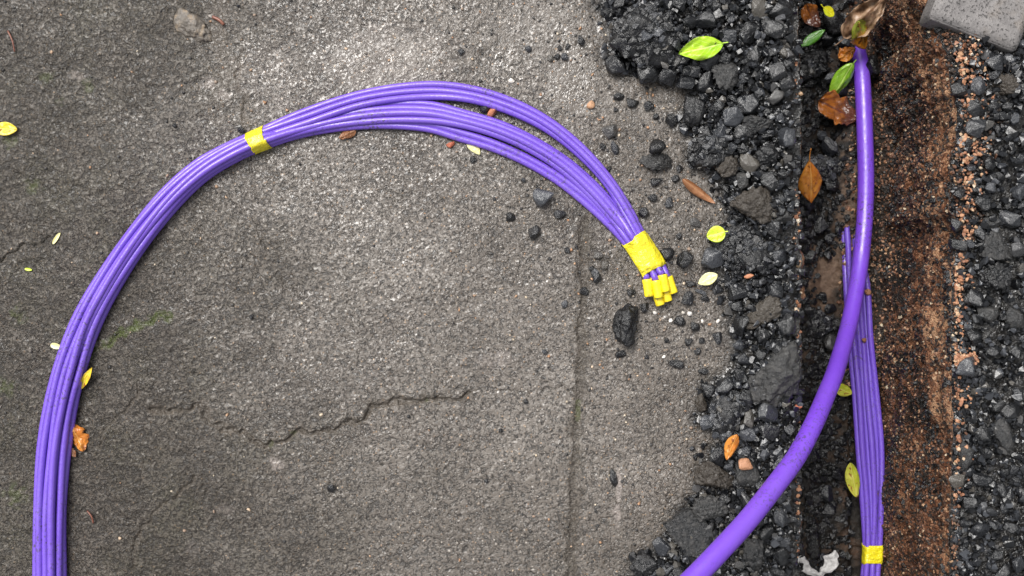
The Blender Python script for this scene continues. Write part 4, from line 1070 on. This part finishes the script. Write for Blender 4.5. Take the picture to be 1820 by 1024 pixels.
leaf((1285, 77), (1203, 99), 42, 0.026, 0.024, LIME, 'large lime-green leaf with dark specks lying on the black rubble', 9, roll=0.5, bend=0.3, a=0.85, pw=0.8, wrinkle=0.005, seed=1, ragged=0.06)
leaf((1289, 412), (1256, 421), 29, 0.024, 0.020, LIMEY, 'small round lime-yellow leaf beside the rubble', 5, roll=0.2, bend=0.1, a=0.85, pw=0.65, wrinkle=0.001, seed=2)
leaf((1275, 488), (1241, 504), 21, 0.013, 0.009, CREAM, 'pale cream leaf lying on the pavement below the lime leaf', 0, roll=0.2, bend=0.1, a=0.9, pw=0.8, wrinkle=0.0008, seed=3)
leaf((1517, 112), (1476, 180), 37, -0.150, -0.170, GREEN, 'glossy green leaf leaning on the thick duct in the trench', 7, roll=-0.75, bend=-0.2, a=0.8, pw=0.85, wrinkle=0.002, seed=4, tiltx=-0.25)
leaf((1424, 82), (1466, 53), 18, -0.150, -0.145, DKGREEN, 'dark green leaf tucked under the left trench edge', 0, roll=-0.5, bend=0.0, a=0.9, pw=0.8, wrinkle=0.001, seed=5)
leaf((1464, 14), (1482, 28), 17, -0.145, -0.150, YELSTEM, 'small bright yellow leaf at the top of the trench', 9, roll=0.4, a=0.9, pw=0.6, wrinkle=0.001, seed=6)
leaf((1500, 68), (1580, -16), 60, -0.140, -0.105, DRY, 'large curled dry brown leaf at the top of the trench', 20, roll=1.1, bend=0.3, a=0.75, pw=0.75, wrinkle=0.018, seed=7, ragged=0.25)
leaf((1524, 38), (1543, 90), 38, -0.112, -0.145, AMBER, 'leaf fading from green to amber above the thick duct end', 0, roll=-0.5, bend=-0.2, a=0.85, pw=0.7, wrinkle=0.003, seed=8, ragged=0.15)
leaf((1490, 104), (1521, 86), 26, -0.165, -0.16, ORANGE, 'crumpled orange leaf at the thick duct end', 0, roll=-0.6, a=0.8, pw=0.7, wrinkle=0.005, seed=9, ragged=0.35)
leaf((1456, 178), (1522, 213), 56, -0.165, -0.172, WET, 'wet brown leaf under the glossy green leaf', 0, roll=0.3, bend=0.1, a=0.7, pw=0.7, wrinkle=0.009, seed=10, ragged=0.55)
leaf((1432, 8), (1456, 48), 34, -0.155, -0.162, WET, 'reddish brown leaf under the small bright yellow leaf', 0, roll=-0.4, a=0.8, pw=0.7, wrinkle=0.005, seed=11, ragged=0.2)
leaf((1439, 285), (1445, 364), 44, -0.130, -0.150, ORANGE, 'orange diamond-shaped leaf hanging into the trench', 22, roll=-0.45, bend=-0.2, a=1.05, pw=1.0, wrinkle=0.003, seed=12, ragged=0.1)
leaf((1213, 318), (1270, 362), 44, 0.009, 0.005, BROWN, 'rolled brown leaf on the pavement at the rubble edge', 0, roll=-2.6, bend=0.1, a=0.8, pw=0.7, wrinkle=0.002, seed=13)
leaf((-12, 228), (31, 230), 24, 0.004, 0.003, YELLOW, 'yellow oval leaf at the left edge', 0, roll=0.2, a=0.95, pw=0.7, wrinkle=0.0012, seed=14)
leaf((143, 693), (164, 653), 14, 0.004, 0.009, YELLOW, 'narrow yellow leaf standing against the left run of the bundle', 24, roll=0.9, a=1.0, pw=0.9, wrinkle=0.001, seed=15)
leaf((128, 755), (148, 802), 32, 0.004, 0.004, ORANGE, 'crumpled orange leaf beside the left run of the bundle', 0, roll=-0.6, a=0.9, pw=0.55, wrinkle=0.004, seed=16, ragged=0.5)
leaf((120, 795), (135, 812), 12, 0.004, 0.003, BROWN, 'brown leaf scrap below the crumpled orange leaf', 0, roll=-0.4, a=0.9, pw=0.6, wrinkle=0.002, seed=17, ragged=0.3)
leaf((90, 613), (110, 618), 10, 0.003, 0.003, CREAM, 'tiny pale leaf scrap left of the bundle', 0, roll=0.3, a=0.8, pw=0.6, seed=18)
leaf((832, 247), (853, 275), 20, 0.004, 0.003, CREAM, 'cream leaf tip poking out under the bundle', 0, roll=-0.6, a=0.7, pw=0.8, wrinkle=0.001, seed=19)
leaf((632, 230), (602, 246), 18, 0.004, 0.003, BROWN, 'dark brown leaf scrap under the upper bundle', 0, roll=-0.5, a=0.7, pw=0.7, wrinkle=0.002, seed=20, ragged=0.3)
leaf((1310, 772), (1291, 817), 26, 0.034, 0.030, ORANGE, 'narrow amber leaf standing in the rubble', 0, roll=-0.9, a=0.9, pw=0.8, wrinkle=0.002, seed=21)
leaf((1511, 822), (1522, 884), 26, -0.178, -0.18, OLIVE, 'olive-yellow leaf with brown spots beside the trench bundle', 0, roll=-0.5, a=0.95, pw=0.7, wrinkle=0.002, seed=22)
leaf((1485, 688), (1514, 700), 22, -0.18, -0.182, OLIVE, 'dull yellow leaf half hidden between duct and bundle', 0, roll=-0.3, a=0.9, pw=0.6, wrinkle=0.001, seed=23)
leaf((287, 345), (299, 334), 9, 0.003, 0.005, YELLOW, 'sliver of yellow leaf behind the bundle', 0, roll=0.3, a=0.9, pw=0.8, seed=24)
leaf((94, 434), (107, 414), 7, 0.002, 0.002, CREAM, 'straw-coloured leaf splinter at the left', 0, roll=0.8, a=0.9, pw=0.5, seed=25)
leaf((44, 478), (57, 480), 5, 0.002, 0.002, LIMEY, 'tiny pale green leaf splinter at the left', 0, roll=0.5, a=0.9, pw=0.5, seed=26)
# twigs
t = NT('red_twig'); M['twig'] = t.set(color=t.ramp(t.noise(120), [(0.3, (0.11, 0.03, 0.02)), (0.7, (0.2, 0.08, 0.05))]), rough=0.4)
for (p0, p1, lab, w) in (((14, 55), (26, 92), 'thin reddish twig at the upper left', 0.0008), ((378, 30), (398, 44), 'short reddish twig beside the mortar lump', 0.0016), ((155, 908), (166, 930), 'thin dark red twig right of the bundle', 0.0008)):
    pth = spline([P(p0[0], p0[1], 0.0022), P((p0[0] + p1[0]) / 2 + 2, (p0[1] + p1[1]) / 2 - 1, 0.003), P(p1[0], p1[1], 0.0022)], 10)
    o = obj('twig', sweep_mesh('twig', pth - pth[0], w, 7), M['twig'], loc=pth[0]); tag(o, lab, 'twig')

# torn white scrap on the trench floor
t = NT('white_scrap'); M['scrap'] = t.set(color=t.ramp(t.noise(150, 4), [(0.3, (0.3, 0.29, 0.29)), (0.6, (0.55, 0.54, 0.53))]), rough=0.4, normal=t.bump(t.noise(180, 4), 0.6, 0.004))
run = [(1422, 988, 14), (1428, 1004, 20), (1440, 1016, 15), (1455, 1021, 10), (1466, 1013, 15), (1473, 1001, 24), (1481, 990, 24), (1484, 978, 3)]
c = np.array([(a, b) for a, b, w in run], float); tn = np.gradient(c, axis=0); tn /= np.linalg.norm(tn, axis=1)[:, None]; nn = np.stack([-tn[:, 1], tn[:, 0]], 1)
ctl = np.array([np.concatenate([c[i], [run[i][2]], nn[i]]) for i in range(len(run))])
ctl = np.stack([np.interp(np.linspace(0, len(run) - 1, 40), np.arange(len(run)), ctl[:, k]) for k in range(5)], 1)
rows = []
for i, q in enumerate(ctl):
    for v in np.linspace(-1, 1, 9):
        w = q[2] * 0.5 * (1 + 0.45 * vn2(np.array([i * 0.33]), np.array([np.sign(v) * 3.0]), 7)[0])
        e = q[:2] + q[3:] * w * v
        z = -0.176 + 0.003 * vn2(np.array([i * 0.35]), np.array([v * 1.5]), 8)[0]
        rows.append(P(e[0], e[1], z))
rows = np.array(rows); b0 = rows.mean(0)
o = obj('plastic_scrap', np_mesh('plastic_scrap', rows - b0, grid_faces(40, 9)), M['scrap'], loc=b0)
md = o.modifiers.new('thickness', 'SOLIDIFY'); md.thickness = 0.0012
tag(o, 'torn whitish scrap on the trench floor at the bottom', 'scrap')
